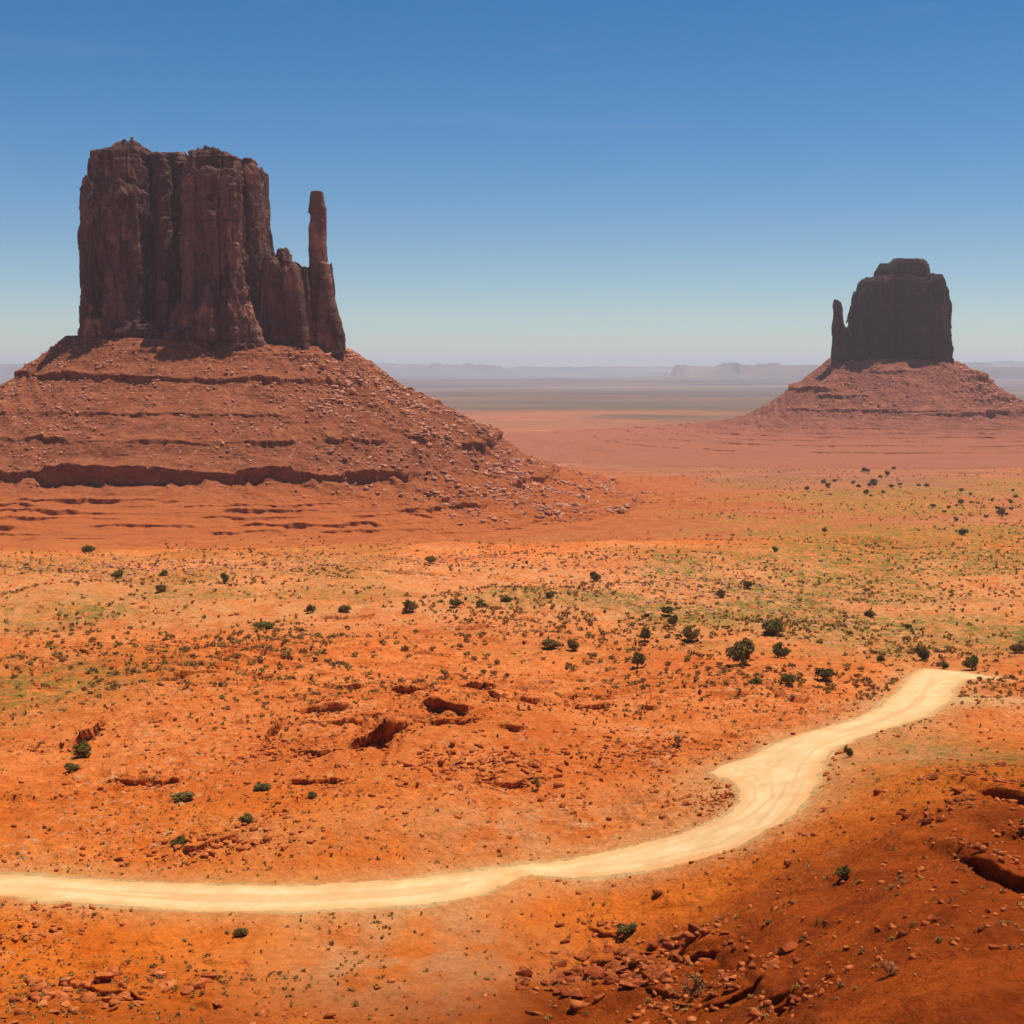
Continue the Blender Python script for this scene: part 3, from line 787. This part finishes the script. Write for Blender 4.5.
west = link('sandstone_butte', None, loc=(0, 0, 0), label='large near butte with broad fluted walls and a thin detached spire on its right', cat='butte')
east = link('sandstone_butte', None, loc=(0, 0, 0), label='smaller distant dark butte with a squared cap and a short thumb on its left', cat='butte')
build_talus(TW, 1700, M_TALW, west)
build_talus(TE, 1100, M_TALE, east)
VOXW, VOXE = 0.65, 1.0
WP = [
    ([(181, 86, 99), (190, 83, 102), (215, 81, 103), (255, 79, 104), (275, 80, 105), (300, 82, 106), (380, 82, 106)], -40, -6, 5),
    ([(148, 98, 145), (153, 92, 152), (165, 88, 152), (180, 86, 153), (200, 90, 156), (300, 86, 158), (380, 84, 160)], -32, 34, 5),
    ([(186, 108, 146), (192, 104, 150), (215, 106, 152), (300, 108, 156), (380, 106, 158)], -44, 0, 4),
    ([(141, 117, 142), (144, 113, 150), (149, 112, 152), (152, 112, 152)], -30, 20, 6),
    ([(152, 148, 192), (160, 146, 194), (380, 146, 196)], -8, 44, 6),
    ([(156, 160, 174), (200, 158, 176), (300, 156, 177), (380, 154, 178)], -26, 10, 5),
    ([(285, 164, 176), (295, 160, 180), (320, 158, 184), (380, 156, 186)], -46, 0, 5),
    ([(151, 198, 232), (154, 192, 244), (160, 188, 252), (170, 187, 256), (300, 186, 262), (380, 184, 266)], -48, 40, 5),
    ([(172, 206, 246), (185, 204, 250), (240, 204, 252), (300, 200, 256), (380, 196, 262)], -56, 0, 4),
    ([(163, 240, 263), (168, 240, 267), (185, 240, 269), (240, 240, 271), (255, 240, 274), (300, 240, 278), (380, 240, 280)], -34, 26, 7),
    ([(286, 208, 226), (300, 204, 230), (380, 202, 232)], -64, 0, 5),
    ([(276, 232, 246), (292, 230, 250), (380, 228, 254)], -62, 0, 5),
    ([(248, 278, 289), (252, 276, 291), (262, 273, 293), (300, 268, 300), (380, 264, 302)], -30, 0, 3),
    ([(256, 266, 284), (262, 264, 288), (300, 260, 292), (380, 258, 294)], -42, 5, 4),
    ([(260, 286, 298), (266, 284, 304), (290, 280, 309), (330, 276, 313), (380, 274, 316)], -42, 0, 4),
    ([(266, 300, 311), (272, 296, 312), (300, 294, 316), (380, 290, 320)], -24, 6, 3),
    ([(191, 311, 324), (203, 310, 325.5), (208, 309.5, 327), (240, 308.5, 327), (262, 308, 328), (300, 308, 330), (380, 306, 336)], -15, 2, 2.5),
    ([(262, 318, 331), (280, 316, 334), (300, 314, 336), (318, 314, 340), (322, 314, 342), (335, 314, 345), (355, 312, 346), (380, 312, 347)], -20, 4, 5),
    ([(323, 86, 184), (327, 84, 192), (338, 83, 196), (380, 82, 200)], -50, 30, 8),
    ([(306, 180, 268), (330, 178, 276), (380, 176, 290)], -58, 30, 9),
]
co, fc = build_cliff('west', WP, 1110.0, VOXW, 301, west, M_CLW, 3.6, 1.0, 140, 372, 166, 322, [(0, 103), (262, 304), (303, 400)])
sx = xpix(307, 1110, 60)
(a, b) = split_mesh(co, fc, lambda c: (c[:, 0] > sx - (c[:, 2] < 20) * 0 + (zpix(262, 1110) > c[:, 2]) * 1.5))
link('cliff', raw_mesh('cliff', b[0], b[1], None, M_CLW, True), west)
link('spire', raw_mesh('spire', a[0], a[1], None, M_CLW, True), west)
EP = [
    ([(276, 862, 944), (282, 858, 946), (300, 851, 948), (325, 848, 950), (350, 844, 952), (385, 842, 953)], -48, 50, 20),
    ([(275, 925, 943), (283, 915, 946), (300, 912, 948), (385, 905, 953)], -54, 0, 12),
    ([(258, 893, 924), (261, 888, 928), (268, 884, 929), (276, 884, 930), (286, 880, 932)], -34, 30, 10),
    ([(264, 877, 893), (270, 874, 896), (276, 873, 898), (286, 870, 900)], -28, 24, 8),
    ([(299, 834, 841), (303, 833.5, 842), (318, 833, 843), (330, 832, 846), (345, 832, 850), (385, 830, 852)], -22, 6, 6),
    ([(325, 843, 847), (330, 840, 850), (350, 838, 856), (385, 836, 860)], -30, 10, 6),
]
co, fc = build_cliff('east', EP, 2085.0, VOXE, 401, east, M_CLE, 3.4, 1.7, 258, 385, 284, 352, [(700, 850)])
sx = xpix(846, 2085, 60)
(a, b) = split_mesh(co, fc, lambda c: c[:, 0] < sx)
link('cliff', raw_mesh('cliff', b[0], b[1], None, M_CLE, True), east)
link('spire', raw_mesh('spire', a[0], a[1], None, M_CLE, True), east)

# ------------------------------------------------------------------ surface lookup for everything that stands on the ground
def surf(x, y):
    x, y = np.asarray(x, float), np.asarray(y, float)
    z = terrain_z(x, y)[0]
    zw, ze = TW.z_xy(x, y), TE.z_xy(x, y)
    return np.maximum(z, np.maximum(zw, ze)), (zw > z).astype(int) + 2 * (ze > z).astype(int)

def hit(pts):
    """ground points seen through photo pixels"""
    ys = np.exp(np.linspace(math.log(62), math.log(2600), 700))
    out = []
    for px, py in pts:
        t = zpix(py, ys); xs = xpix(px, ys, t)
        b = surf(xs, ys)[0]
        i = int(np.argmax(b > t))
        i = max(i, 1)
        f = (t[i - 1] - b[i - 1]) / max((t[i - 1] - b[i - 1]) + (b[i] - t[i]), 1e-6)
        y = ys[i - 1] + (ys[i] - ys[i - 1]) * f
        x = xpix(px, y, zpix(py, y))
        out.append((float(x), float(y), float(surf(np.array([x]), np.array([y]))[0][0])))
    return out

# ------------------------------------------------------------------ rocks
def rock_data(seed, flat=0.7):
    rg = random.Random(seed)
    bm = bmesh.new()
    for _ in range(11):
        v = Vector((rg.uniform(-1, 1), rg.uniform(-1, 1), rg.uniform(-1, 1)))
        m = max(abs(v.x), abs(v.y), abs(v.z))
        v = v * (rg.uniform(0.75, 1.0) / m) * 0.5
        bm.verts.new((v.x * rg.uniform(1.0, 1.25), v.y, v.z * flat))
    r = bmesh.ops.convex_hull(bm, input=bm.verts)
    bmesh.ops.delete(bm, geom=[g for g in r['geom_interior'] if isinstance(g, bmesh.types.BMVert)], context='VERTS')
    bmesh.ops.triangulate(bm, faces=bm.faces)
    bm.verts.index_update()
    co = np.array([v.co[:] for v in bm.verts]); fc = np.array([[v.index for v in f.verts] for f in bm.faces])
    bm.free(); return co, fc
ROCKS = [rock_data(i, 0.34 + 0.075 * (i % 8)) for i in range(14)]
def bevel_rock(co, fc, mat):
    me = raw_mesh('boulder', co, fc, None, mat, False)
    bm = bmesh.new(); bm.from_mesh(me)
    bmesh.ops.bevel(bm, geom=list(bm.edges), offset=0.012, segments=1, affect='EDGES')
    bm.to_mesh(me); bm.free(); return me
ROCKM = [bevel_rock(c, f, M_ROCK) for c, f in ROCKS]
ROCK_SHADE = [bevel_rock(c, f, M_ROCK_SHADE) for c, f in ROCKS]
ROCKQ = [bevel_rock(c, f, M_ROCKP) for c, f in ROCKS]

def rock_spots():
    """x, y, size, zone"""
    out = []
    def add(x, y, s, zone): out.append(np.stack([x, y, s, np.full(len(x), zone)], -1))
    # butte slopes
    for T, n, zone, smin, smx in ((TW, 30000, 0, 0.95, 5.6), (TE, 6000, 1, 1.8, 7.5)):
        phi = RNG.uniform(-R(185), R(10), n); S = RNG.uniform(3, 300, n)
        if T is TE: S = RNG.uniform(3, 110, n)
        side = sstep(0.2, 0.8, np.cos(phi))
        keep = RNG.random(n) < (0.45 + 0.55 * side) * (1 - sstep(110 + 90 * side, 170 + 120 * side, S))
        keep &= (fbm2(phi * 12, S / 30, 3, 500) > -0.15)
        phi, S = phi[keep], S[keep]
        s = smin + (smx - smin) * RNG.random(len(S)) ** 3.6 * (0.55 + 0.45 * side[keep])
        ux, uy = T.unit(phi); add(T.cx + ux * (T.a + S), T.cy + uy * (T.b + S), s, zone)
    def patch(px, py, rx, ry, n, s0, s1, zone, pw=3):
        cx, cy = base_pt(px, py)
        a = RNG.normal(0, 0.5, (n, 2))
        add(cx + a[:, 0] * rx, cy + a[:, 1] * ry, s0 + (s1 - s0) * RNG.random(n) ** pw, zone)
    patch(90, 985, 10, 6, 150, 0.2, 1.9, 2, 4); patch(30, 925, 9, 9, 130, 0.2, 1.1, 2, 4); patch(20, 1000, 9, 5, 50, 0.25, 1.6, 2); patch(300, 1012, 6, 3, 40, 0.2, 1.2, 2)
    patch(620, 965, 9, 7, 480, 0.15, 1.9, 3, 4); patch(780, 1005, 7, 4, 130, 0.12, 1.0, 3, 4); patch(600, 925, 7, 7, 70, 0.2, 1.2, 3); patch(690, 1000, 8, 4, 90, 0.25, 1.6, 3)
    patch(1000, 800, 16, 8, 260, 0.15, 1.3, 4, 4); patch(960, 860, 14, 8, 160, 0.12, 0.9, 4, 4); patch(940, 780, 9, 9, 90, 0.2, 1.2, 4); patch(1000, 920, 14, 9, 160, 0.15, 0.9, 4)
    patch(490, 775, 15, 11, 800, 0.22, 1.5, 5, 4); patch(285, 760, 9, 12, 400, 0.2, 1.2, 5, 4); patch(640, 755, 12, 12, 500, 0.2, 1.1, 6, 4); patch(725, 800, 7, 8, 420, 0.2, 0.9, 6, 4)
    patch(215, 855, 14, 5, 220, 0.2, 1.3, 7); patch(330, 800, 12, 12, 140, 0.2, 1.2, 5); patch(540, 800, 10, 10, 90, 0.2, 1.2, 5); patch(990, 560, 40, 120, 160, 0.5, 2.2, 8)
    patch(700, 590, 60, 90, 1200, 0.4, 1.7, 8, 2); patch(150, 570, 60, 50, 900, 0.5, 1.8, 9, 2); patch(430, 560, 80, 70, 1400, 0.4, 1.6, 9, 2)
    for P, h, L in SC:                      # broken blocks along each ledge and in the hollow under it
        if h < 1: continue
        k = int(np.hypot(*(P[-1] - P[0])) * 5 * min(h, 2.5) / 1.5)
        t = RNG.uniform(0, len(P) - 1.001, k); i = t.astype(int); f = (t - i)[:, None]
        q_ = P[i] * (1 - f) + P[i + 1] * f
        add(q_[:, 0] + RNG.normal(0, 0.8, k), q_[:, 1] - RNG.normal(0.5 * h, 1.1 * h, k), 0.15 + 0.9 * RNG.random(k) ** 3, 4 if P[0, 0] > 30 and P[0, 1] < 150 else (2 if P[0, 1] < 125 and P[0, 0] < 0 else 3 if P[0, 1] < 130 else 5))
    # loose stones all over the near slopes
    n = 22000
    u = RNG.uniform(-0.5, 0.5, n); y = np.exp(RNG.uniform(math.log(92), math.log(640), n)); x = u * y
    k = fbm2(x / 26 + 9, y / 26, 3, 31) + RNG.normal(0, 0.25, n) > 0.12
    u, y, x = u[k], y[k], x[k]
    add(x, y, (0.10 + 0.62 * RNG.random(len(x)) ** 5) * (0.7 + y / 300), 10)
    return np.concatenate(out)

ZONES = {
    0: ('pinkish fallen boulder lying on the red slope below the large near butte', 'boulders on the slope of the near butte'),
    1: ('fallen rock block on the pinkish slope below the small distant butte', 'boulders on the slope of the far butte'),
    2: ('angular orange rock in the dark-edged heap below the road at the lower left', 'rocks at the lower left below the road'),
    3: ('dark orange rock block in the broken outcrop at the bottom centre right', 'rocks of the outcrop at the bottom'),
    4: ('deep red rock on the shaded rocky hillside at the right edge', 'rocks on the hillside at the right'),
    5: ('orange rock in the ledges and rubble hollows above the road', 'rocks around the central hollows'),
    6: ('pale orange rock in the stony patch just left of the road bend', 'rocks beside the road bend'),
    7: ('flat orange rock along the small ledge above the left end of the road', 'rocks along the roadside ledge'),
    8: ('pale rock on the bright knoll behind the junipers on the right', 'rocks on the right-hand knoll'),
    9: ('pale rock on the far crest in front of the large near butte', 'rocks on the far crest'),
    10: ('loose orange stone lying by itself on the open slope around the road', 'loose stones on the open slope'),
}
SP_ = rock_spots()
rsd = road_sdf(SP_[:, 0], SP_[:, 1])
SP_ = SP_[(rsd > 0.8)]
zz, on = surf(SP_[:, 0], SP_[:, 1])
ok = ~((SP_[:, 3] == 0) & (on != 1)) & ~((SP_[:, 3] == 1) & (on != 2))
SP_, zz = SP_[ok], zz[ok]
app = SP_[:, 2] / np.hypot(SP_[:, 0], SP_[:, 1])
inv = (np.abs(SP_[:, 0] / SP_[:, 1]) < 0.355) & (-zz / SP_[:, 1] < 0.47)
order = np.argsort(-(app * inv))
big = order[:290]
rest = np.setdiff1d(np.arange(len(SP_)), big)
for c, i in enumerate(big):
    x, y, s, zn = SP_[i]
    o = bpy.data.objects.new('boulder', (ROCKQ if zn < 1.5 or zn in (8, 9) else ROCK_SHADE if zn in (3, 4) else ROCKM)[c % len(ROCKM)]); COL.objects.link(o)
    o.location = (x, y, zz[i] + s * 0.10)
    o.rotation_euler = (random.uniform(-.35, .35), random.uniform(-.35, .35), random.uniform(0, 6.28))
    o.scale = (s, s * random.uniform(0.7, 1.0), s * random.uniform(0.7, 1.05))
    o['label'], o['group'] = ZONES[int(zn)]; o['category'] = 'boulder'

def scatter_merge(name, protos, xs, ys, zs, ss, mat, kind_label, sink=0.08, smooth=False, tilt=0.3, yscale=(0.65, 1.1)):
    C_, F_, base = [], [], 0
    pick = RNG.integers(0, len(protos), len(xs))
    for p, (co, fc) in enumerate(protos):
        I = np.where(pick == p)[0]
        if not len(I): continue
        a = RNG.uniform(0, 6.283, len(I)); t1 = RNG.uniform(-tilt, tilt, len(I)); t2 = RNG.uniform(-tilt, tilt, len(I))
        ca, sa = np.cos(a), np.sin(a)
        v = co[None] * (ss[I][:, None, None] * np.stack([np.ones(len(I)), RNG.uniform(*yscale, len(I)), RNG.uniform(0.75, 1.15, len(I))], -1)[:, None, :])
        x = v[..., 0] * ca[:, None] - v[..., 1] * sa[:, None]; y = v[..., 0] * sa[:, None] + v[..., 1] * ca[:, None]
        z = v[..., 2] + x * t1[:, None] + y * t2[:, None]
        v = np.stack([x + xs[I][:, None], y + ys[I][:, None], z + (zs[I] + sink * ss[I])[:, None]], -1)
        C_.append(v.reshape(-1, 3))
        f = fc[None] + (np.arange(len(I)) * len(co))[:, None, None] + base
        F_.append(f.reshape(-1, fc.shape[1])); base += len(I) * len(co)
    me = raw_mesh(name, np.concatenate(C_), np.concatenate(F_), None, mat, smooth)
    return link(name, me, kind='stuff', label=kind_label, cat=name.replace('_', ' '))
for nm, sel, mt, lb in (('rubble', np.isin(SP_[rest, 3], (0, 1, 8, 9)), M_ROCKP, 'pale pink broken stone strewn over the butte slopes and far crest'),
                        ('broken_stones', ~np.isin(SP_[rest, 3], (0, 1, 8, 9)), M_ROCK, 'small broken orange stones strewn over the near slopes and hollows')):
    r_ = rest[sel]
    scatter_merge(nm, ROCKS, SP_[r_, 0], SP_[r_, 1], zz[r_], SP_[r_, 2], mt, lb)

# ------------------------------------------------------------------ plants
def leaf_cloud(seed, nclump, nleaf, leaf, w=1.0, h=1.0, hollow=0.35, base=0.0):
    """many small leaf-sized triangles gathered in clumps, inside a w x w x h crown that starts at z=base"""
    rg = np.random.default_rng(seed)
    C_ = []
    lobes = [(rg.uniform(-.5, .5, 3) * np.array([1, 1, .8]), rg.uniform(.35, .62)) for _ in range(5)]
    while len(C_) < nclump:
        lc, lr = lobes[rg.integers(0, 5)]; q_ = rg.uniform(-1, 1, 3)
        if np.linalg.norm(q_) > 1: continue
        p = lc + q_ * lr
        r = np.linalg.norm(p)
        if r > 1 or r < hollow: continue
        if p[2] < -0.75: continue
        C_.append(p)
    C_ = np.array(C_); rad = rg.uniform(0.16, 0.38, nclump)
    pts = []
    for c, r in zip(C_, rad):
        d = rg.normal(0, 1, (nleaf, 3)); d /= np.linalg.norm(d, axis=1)[:, None]
        pts.append(c * 0.82 + d * (r * rg.random((nleaf, 1)) ** 0.45))
    p = np.concatenate(pts)
    p = p * np.array([w / 2, w / 2, h / 2]) + np.array([0, 0, base + h * 0.48])
    n = len(p)
    a = rg.normal(0, 1, (n, 3)); a /= np.linalg.norm(a, axis=1)[:, None]
    b = rg.normal(0, 1, (n, 3)); b -= (a * b).sum(1)[:, None] * a; b /= np.linalg.norm(b, axis=1)[:, None]
    l = leaf * rg.uniform(0.6, 1.4, (n, 1))
    co = np.stack([p - a * l * 0.5, p + a * l * 0.5, p + b * l], 1).reshape(-1, 3)
    co[:, 2] = np.maximum(co[:, 2], 0.0)
    return co, np.arange(n * 3).reshape(-1, 3)

def trunk_mesh(seed, h, spread):
    rg = random.Random(seed)
    bm = bmesh.new()
    def tube(p0, p1, r0, r1, n=7, seg=4):
        prev = None; p0, p1 = Vector(p0), Vector(p1); d = (p1 - p0)
        side = Vector((-d.y, d.x, 0.01)).normalized(); bend = side * d.length * rg.uniform(-.15, .15)
        q = d.to_track_quat('Z', 'Y')
        for i in range(seg + 1):
            t = i / seg; c = p0 + d * t + bend * math.sin(t * math.pi); r = r0 + (r1 - r0) * t
            ring = [bm.verts.new(c + q @ Vector((math.cos(k / n * 6.283) * r * rg.uniform(.85, 1.15), math.sin(k / n * 6.283) * r, 0))) for k in range(n)]
            if prev:
                for k in range(n): bm.faces.new((prev[k], prev[(k + 1) % n], ring[(k + 1) % n], ring[k]))
            else: bm.faces.new(ring[::-1])
            prev = ring
        bm.faces.new(prev)
    tube((0, 0, -0.3), (rg.uniform(-.1, .1), rg.uniform(-.1, .1), h * 0.4), h * 0.055, h * 0.038)
    for k in range(6):
        a = k * 1.05 + rg.uniform(-.3, .3); rr = spread * rg.uniform(.25, .42)
        tube((0, 0, h * rg.uniform(.12, .34)), (math.cos(a) * rr, math.sin(a) * rr, h * rg.uniform(.5, .85)), h * 0.028, h * 0.008, 6, 4)
    me = bpy.data.meshes.new('trunk'); bm.to_mesh(me); bm.free(); me.materials.append(M_BARK)
    return me

# junipers: unit width crowns, five forms
JUN = []
for i in range(6):
    w, h = (1.0, [0.86, 0.95, 0.72, 0.8, 1.0, 0.66][i])
    cr = raw_mesh('crown', *leaf_cloud(900 + i, 58 + 6 * (i % 3), 70, 0.062, w, h * 0.92, 0.15, h * 0.05), None, M_JUN, False)
    tr = trunk_mesh(700 + i, h, w)
    JUN.append((cr, tr))
JSP = [(raw_mesh('crown', *leaf_cloud(950 + i, 17, 60, 0.05, 1.0, 0.85, 0.5, 0.1), None, M_DRY, False), trunk_mesh(720 + i, 0.9, 1.0)) for i in range(2)]

def juniper(x, y, z, w, hs, form, label, group=None, sparse=False, name='juniper_tree', cat='tree'):
    cr, tr = (JSP if sparse else JUN)[form % (2 if sparse else 6)]
    o = link(name, None, loc=(x, y, z - 0.05 * w), label=label, cat=cat, group=group)
    o.rotation_euler = (0, 0, random.uniform(0, 6.28)); o.scale = (w, w, w * hs)
    link('trunk', tr, o); link('crown', cr, o)
    return o

TREES = [  # px, py of the foot, width in px, height factor, form, label
    (741, 665, 32, 1.05, 1, 'tallest and fullest dark green juniper, on pale sand left of the road end'),
    (771, 634, 27, 0.9, 2, 'wide low-crowned dark juniper casting a flat shadow, behind the tallest one'),
    (779, 658, 19, 1.1, 0, 'thin olive juniper just right of the tallest juniper'),
    (825, 680, 19, 1.0, 3, 'greyish round juniper beyond the upper road, right of two smaller bushes'),
    (788, 684, 17, 0.9, 2, 'small rounded juniper below the thin olive one, second from the road'),
    (755, 682, 15, 0.9, 5, 'small squat juniper directly below the tallest juniper'),
    (689, 641, 18, 1.1, 0, 'rounded olive juniper with a side shadow, left of the wide low-crowned one'),
    (638, 668, 15, 1.15, 4, 'compact dark juniper standing alone on stony ground, lowest of the middle ones'),
    (673, 626, 13, 1.1, 1, 'front one of two dark junipers touching on the pale ridge'),
    (667, 616, 13, 1.0, 3, 'rear one of two dark junipers touching on the pale ridge'),
    (645, 641, 12, 1.2, 4, 'narrow dark juniper left of the touching pair'),
    (573, 651, 14, 1.15, 0, 'dark round juniper at the right end of the low scrub thicket in the middle'),
    (551, 648, 22, 0.7, 2, 'broad low juniper beside the dark round one in the middle thicket'),
    (720, 597, 13, 1.0, 5, 'dark juniper on the crest of the pale knoll, right of the ridge pair'),
    (748, 588, 11, 1.0, 3, 'small olive juniper highest on the pale knoll'),
    (410, 612, 15, 1.05, 1, 'dark juniper on the bright slope left of centre with a visible trunk'),
    (456, 607, 15, 0.9, 2, 'rounded brown-green juniper right of the dark one on the bright slope'),
    (506, 601, 12, 0.85, 5, 'small round juniper beyond the slope, between centre and the left group'),
    (480, 607, 12, 0.8, 0, 'ragged brownish juniper, gap in its middle, left of centre'),
    (551, 598, 11, 1.0, 3, 'small dark juniper near the far crest right of centre'),
    (595, 581, 13, 0.95, 1, 'lone juniper on the far crest right of centre'),
    (430, 563, 13, 0.85, 2, 'lone leaning juniper on the far crest below the right flank of the near butte'),
    (923, 660, 17, 1.15, 0, 'olive juniper just behind the left edge of the road end'),
    (945, 669, 10, 1.0, 3, 'small round juniper touching the road end, between two larger ones'),
    (971, 670, 17, 1.1, 1, 'dark round juniper behind the bright end of the road'),
    (881, 663, 9, 1.0, 4, 'little round juniper alone left of the road end'),
    (1018, 653, 18, 0.9, 2, 'dark juniper cut by the right edge of the photo'),
    (870, 616, 12, 0.95, 5, 'small dark juniper on the green-flecked slope above the road end'),
    (908, 629, 8, 1.0, 3, 'tiny dark juniper right of the green-flecked slope'),
    (311, 613, 11, 1.0, 1, 'small dark juniper left of the low pair on the left slope'),
    (345, 612, 14, 0.85, 2, 'low rounded juniper, right of a smaller one on the left slope'),
    (160, 592, 13, 0.9, 3, 'squat juniper lowest of the four below the near butte'),
    (118, 579, 14, 0.85, 1, 'dark round juniper leftmost of the four below the near butte'),
    (163, 575, 11, 0.9, 5, 'small round juniper directly above the squat one below the near butte'),
    (225, 584, 11, 1.2, 4, 'upright dark juniper rightmost of the four below the near butte'),
    (88, 553, 14, 0.9, 2, 'juniper on the skyline of the far crest at the left'),
    (265, 628, 24, 0.5, 2, 'long low juniper thicket on the left slope'),
    (1001, 516, 10, 1.0, 1, 'dark juniper by the pale wash at the far right'),
    (963, 535, 10, 1.0, 3, 'juniper below the pale wash, left of the bare white patch'),
    (775, 553, 8, 1.0, 4, 'small juniper at the near edge of the green valley floor'),
    (824, 532, 6, 1.0, 0, 'single far juniper on the red flat'),
]
SHR = [
    (849, 757, 10, 1.4, 0, 'upright dark bush at the upper edge of the road bend', False),
    (844, 879, 17, 1.05, 1, 'round dark green bush alone on the orange slope right of the road', False),
    (691, 999, 32, 0.9, 0, 'large scraggly dark bush at the bottom among dark rocks', True),
    (889, 976, 22, 0.8, 1, 'scraggly brown bush on the deep red slope at the lower right', True),
    (241, 936, 16, 0.85, 2, 'green bush just below the left half of the road', False),
    (183, 799, 25, 0.5, 2, 'wide flat olive bush on open sand, upper of two above the road', False),
    (247, 823, 18, 0.8, 3, 'rounded olive bush right of the roadside ledge', False),
    (180, 846, 18, 0.85, 5, 'rounded olive bush on the roadside ledge', False),
    (82, 757, 20, 1.0, 1, 'green bush in front of the dark hollow at the left', False),
    (72, 771, 17, 0.7, 3, 'low olive bush below the dark hollow at the left', False),
    (262, 790, 19, 0.6, 2, 'low olive bush under the rock fall left of the big cave', False),
    (313, 797, 12, 0.8, 5, 'small green bush below and left of the big cave', False),
    (627, 935, 22, 0.8, 3, 'broad green bush above the dark outcrop at the bottom', False),
    (537, 790, 14, 1.1, 0, 'grey-green bush at the right end of the rubble hollow', True),
    (678, 748, 13, 1.1, 1, 'grey dry bush on smooth sand left of the road bend', True),
]
hp = hit([(t[0], t[1]) for t in TREES])
for (px, py, w, hs, form, lab), (x, y, z) in zip(TREES, hp):
    juniper(x, y, z, w * math.hypot(y, z) / F * 1.08, hs, form, lab, group='junipers dotted over the slopes')
hp = hit([(t[0], t[1]) for t in SHR])
for (px, py, w, hs, form, lab, sp), (x, y, z) in zip(SHR, hp):
    juniper(x, y, z, w * math.hypot(y, z) / F * 1.08, hs, form, lab, group='larger desert bushes', sparse=sp, name='desert_bush', cat='bush')
# the far line of trees along the wash
wash = []
rg = random.Random(5)
for _ in range(46):
    t = rg.random()
    wash.append((rg.gauss(868, 26), rg.gauss(486, 8)) if t < 0.62 else (rg.uniform(930, 1020), rg.gauss(505 + 0, 6)))
for k, (x, y, z) in enumerate(hit(wash)):
    juniper(x, y, z, rg.uniform(4.0, 7.5) * y / F, rg.uniform(.7, 1.1), k, 'small dark tree in the loose belt along the far wash beyond the green flat', group='trees along the far wash')

# shrubs: 300 that show largest as things, the rest as one mass
SHP = [leaf_cloud(800 + i, 9 + i % 4, 26, 0.13, 1.0, 0.62, 0.2, 0.0) for i in range(8)]
SHM = [raw_mesh('desert_shrub', c, f, None, M_SCR if i % 3 else M_DRY, False) for i, (c, f) in enumerate(SHP)]
LOW = [leaf_cloud(850 + i, 5, 12, 0.2, 1.0, 0.55, 0.1, 0.0) for i in range(8)]
n = 60000
u = RNG.uniform(-0.5, 0.5, n); y = np.exp(RNG.uniform(math.log(88), math.log(700), n)); x = u * y
den = 0.06 + 0.9 * sstep(190, 330, y) * (0.40 + 2.4 * fbm2(x / 34, y / 34, 4, 600)).clip(0.06, 1.3) + 0.25 * sstep(0.15, 0.4, fbm2(x / 25, y / 25, 3, 601))
k = (RNG.random(n) < den) & (road_sdf(x, y) > 1.5)
x, y = x[k], y[k]
s = 0.36 + (0.5 + 1.7 * sstep(180, 330, y)) * RNG.random(len(x)) ** 2.4
nv = 16000
uv = RNG.uniform(-0.25, 0.5, nv); yv = np.exp(RNG.uniform(math.log(700), math.log(1800), nv)); xv = uv * yv
kv = RNG.random(nv) < (0.25 + 0.75 * sstep(0.0, 0.2, uv)) * (0.5 + 1.2 * fbm2(xv / 90, yv / 60, 3, 602))
x = np.concatenate([x, xv[kv]]); y = np.concatenate([y, yv[kv]]); s = np.concatenate([s, 0.8 + 2.4 * RNG.random(kv.sum()) ** 2.5])
z, on = surf(x, y)
m = on == 0
x, y, z, s = x[m], y[m], z[m], s[m]
app = s / np.hypot(x, y) * ((np.abs(x / y) < 0.355) & (-z / y < 0.47))
o_ = np.argsort(-app); big, rest = o_[:285], o_[285:]
def shrub_zone(x, y):
    rs = road_sdf(np.array([x]), np.array([y]))[0]
    cy = 150 + 0.9 * max(x, 0)
    if y > 300: return ('low olive-brown shrub among stones on the upper slope beyond the road', 'shrubs on the upper slope')
    if y > cy + 5: return ('low olive shrub on orange ground between the road and the dark hollows', 'shrubs above the road')
    if x < 0: return ('small tufted shrub on orange sand below the left half of the road', 'shrubs at the lower left')
    return ('small tufted shrub on the deep orange slope below the right half of the road', 'shrubs at the lower right')
for c, i in enumerate(big):
    o = bpy.data.objects.new('desert_shrub', SHM[c % 8]); COL.objects.link(o)
    o.location = (x[i], y[i], z[i] - 0.02); w = s[i]
    o.rotation_euler = (0, 0, random.uniform(0, 6.28)); o.scale = (w, w * random.uniform(.8, 1.1), w * random.uniform(.7, 1.2))
    o['label'], o['group'] = shrub_zone(x[i], y[i]); o['category'] = 'shrub'
h1 = rest[::3]; h2 = np.setdiff1d(rest, h1)
scatter_merge('scrub', LOW, x[h2], y[h2], z[h2], s[h2], M_SCR, 'low olive scrub speckling the slopes and the valley floor', sink=-0.03, tilt=0.1)
scatter_merge('dry_brush', LOW, x[h1], y[h1], z[h1], s[h1], M_DRY, 'dry brown brush scattered between the olive scrub', sink=-0.03, tilt=0.1)

# ------------------------------------------------------------------ haze
def build_haze():
    bm = bmesh.new(); bmesh.ops.create_cube(bm, size=1.0)
    me = bpy.data.meshes.new('haze'); bm.to_mesh(me); bm.free()
    m = bpy.data.materials.new('desert_air'); m.use_nodes = True
    nt = m.node_tree; nt.nodes.clear()
    out = nt.nodes.new('ShaderNodeOutputMaterial'); v = nt.nodes.new('ShaderNodeVolumePrincipled')
    v.inputs['Color'].default_value = (0.84, 0.90, 1.0, 1); v.inputs['Density'].default_value = HAZE; v.inputs['Anisotropy'].default_value = 0.3
    nt.links.new(v.outputs[0], out.inputs['Volume'])
    me.materials.append(m)
    lo, hi = -340.0, 340.0
    o = link('haze', me, loc=(0, 0, (lo + hi) / 2), kind='stuff', label='thin bluish dust haze over the whole desert valley', cat='haze')
    o.scale = (96000, 96000, hi - lo)
build_haze()
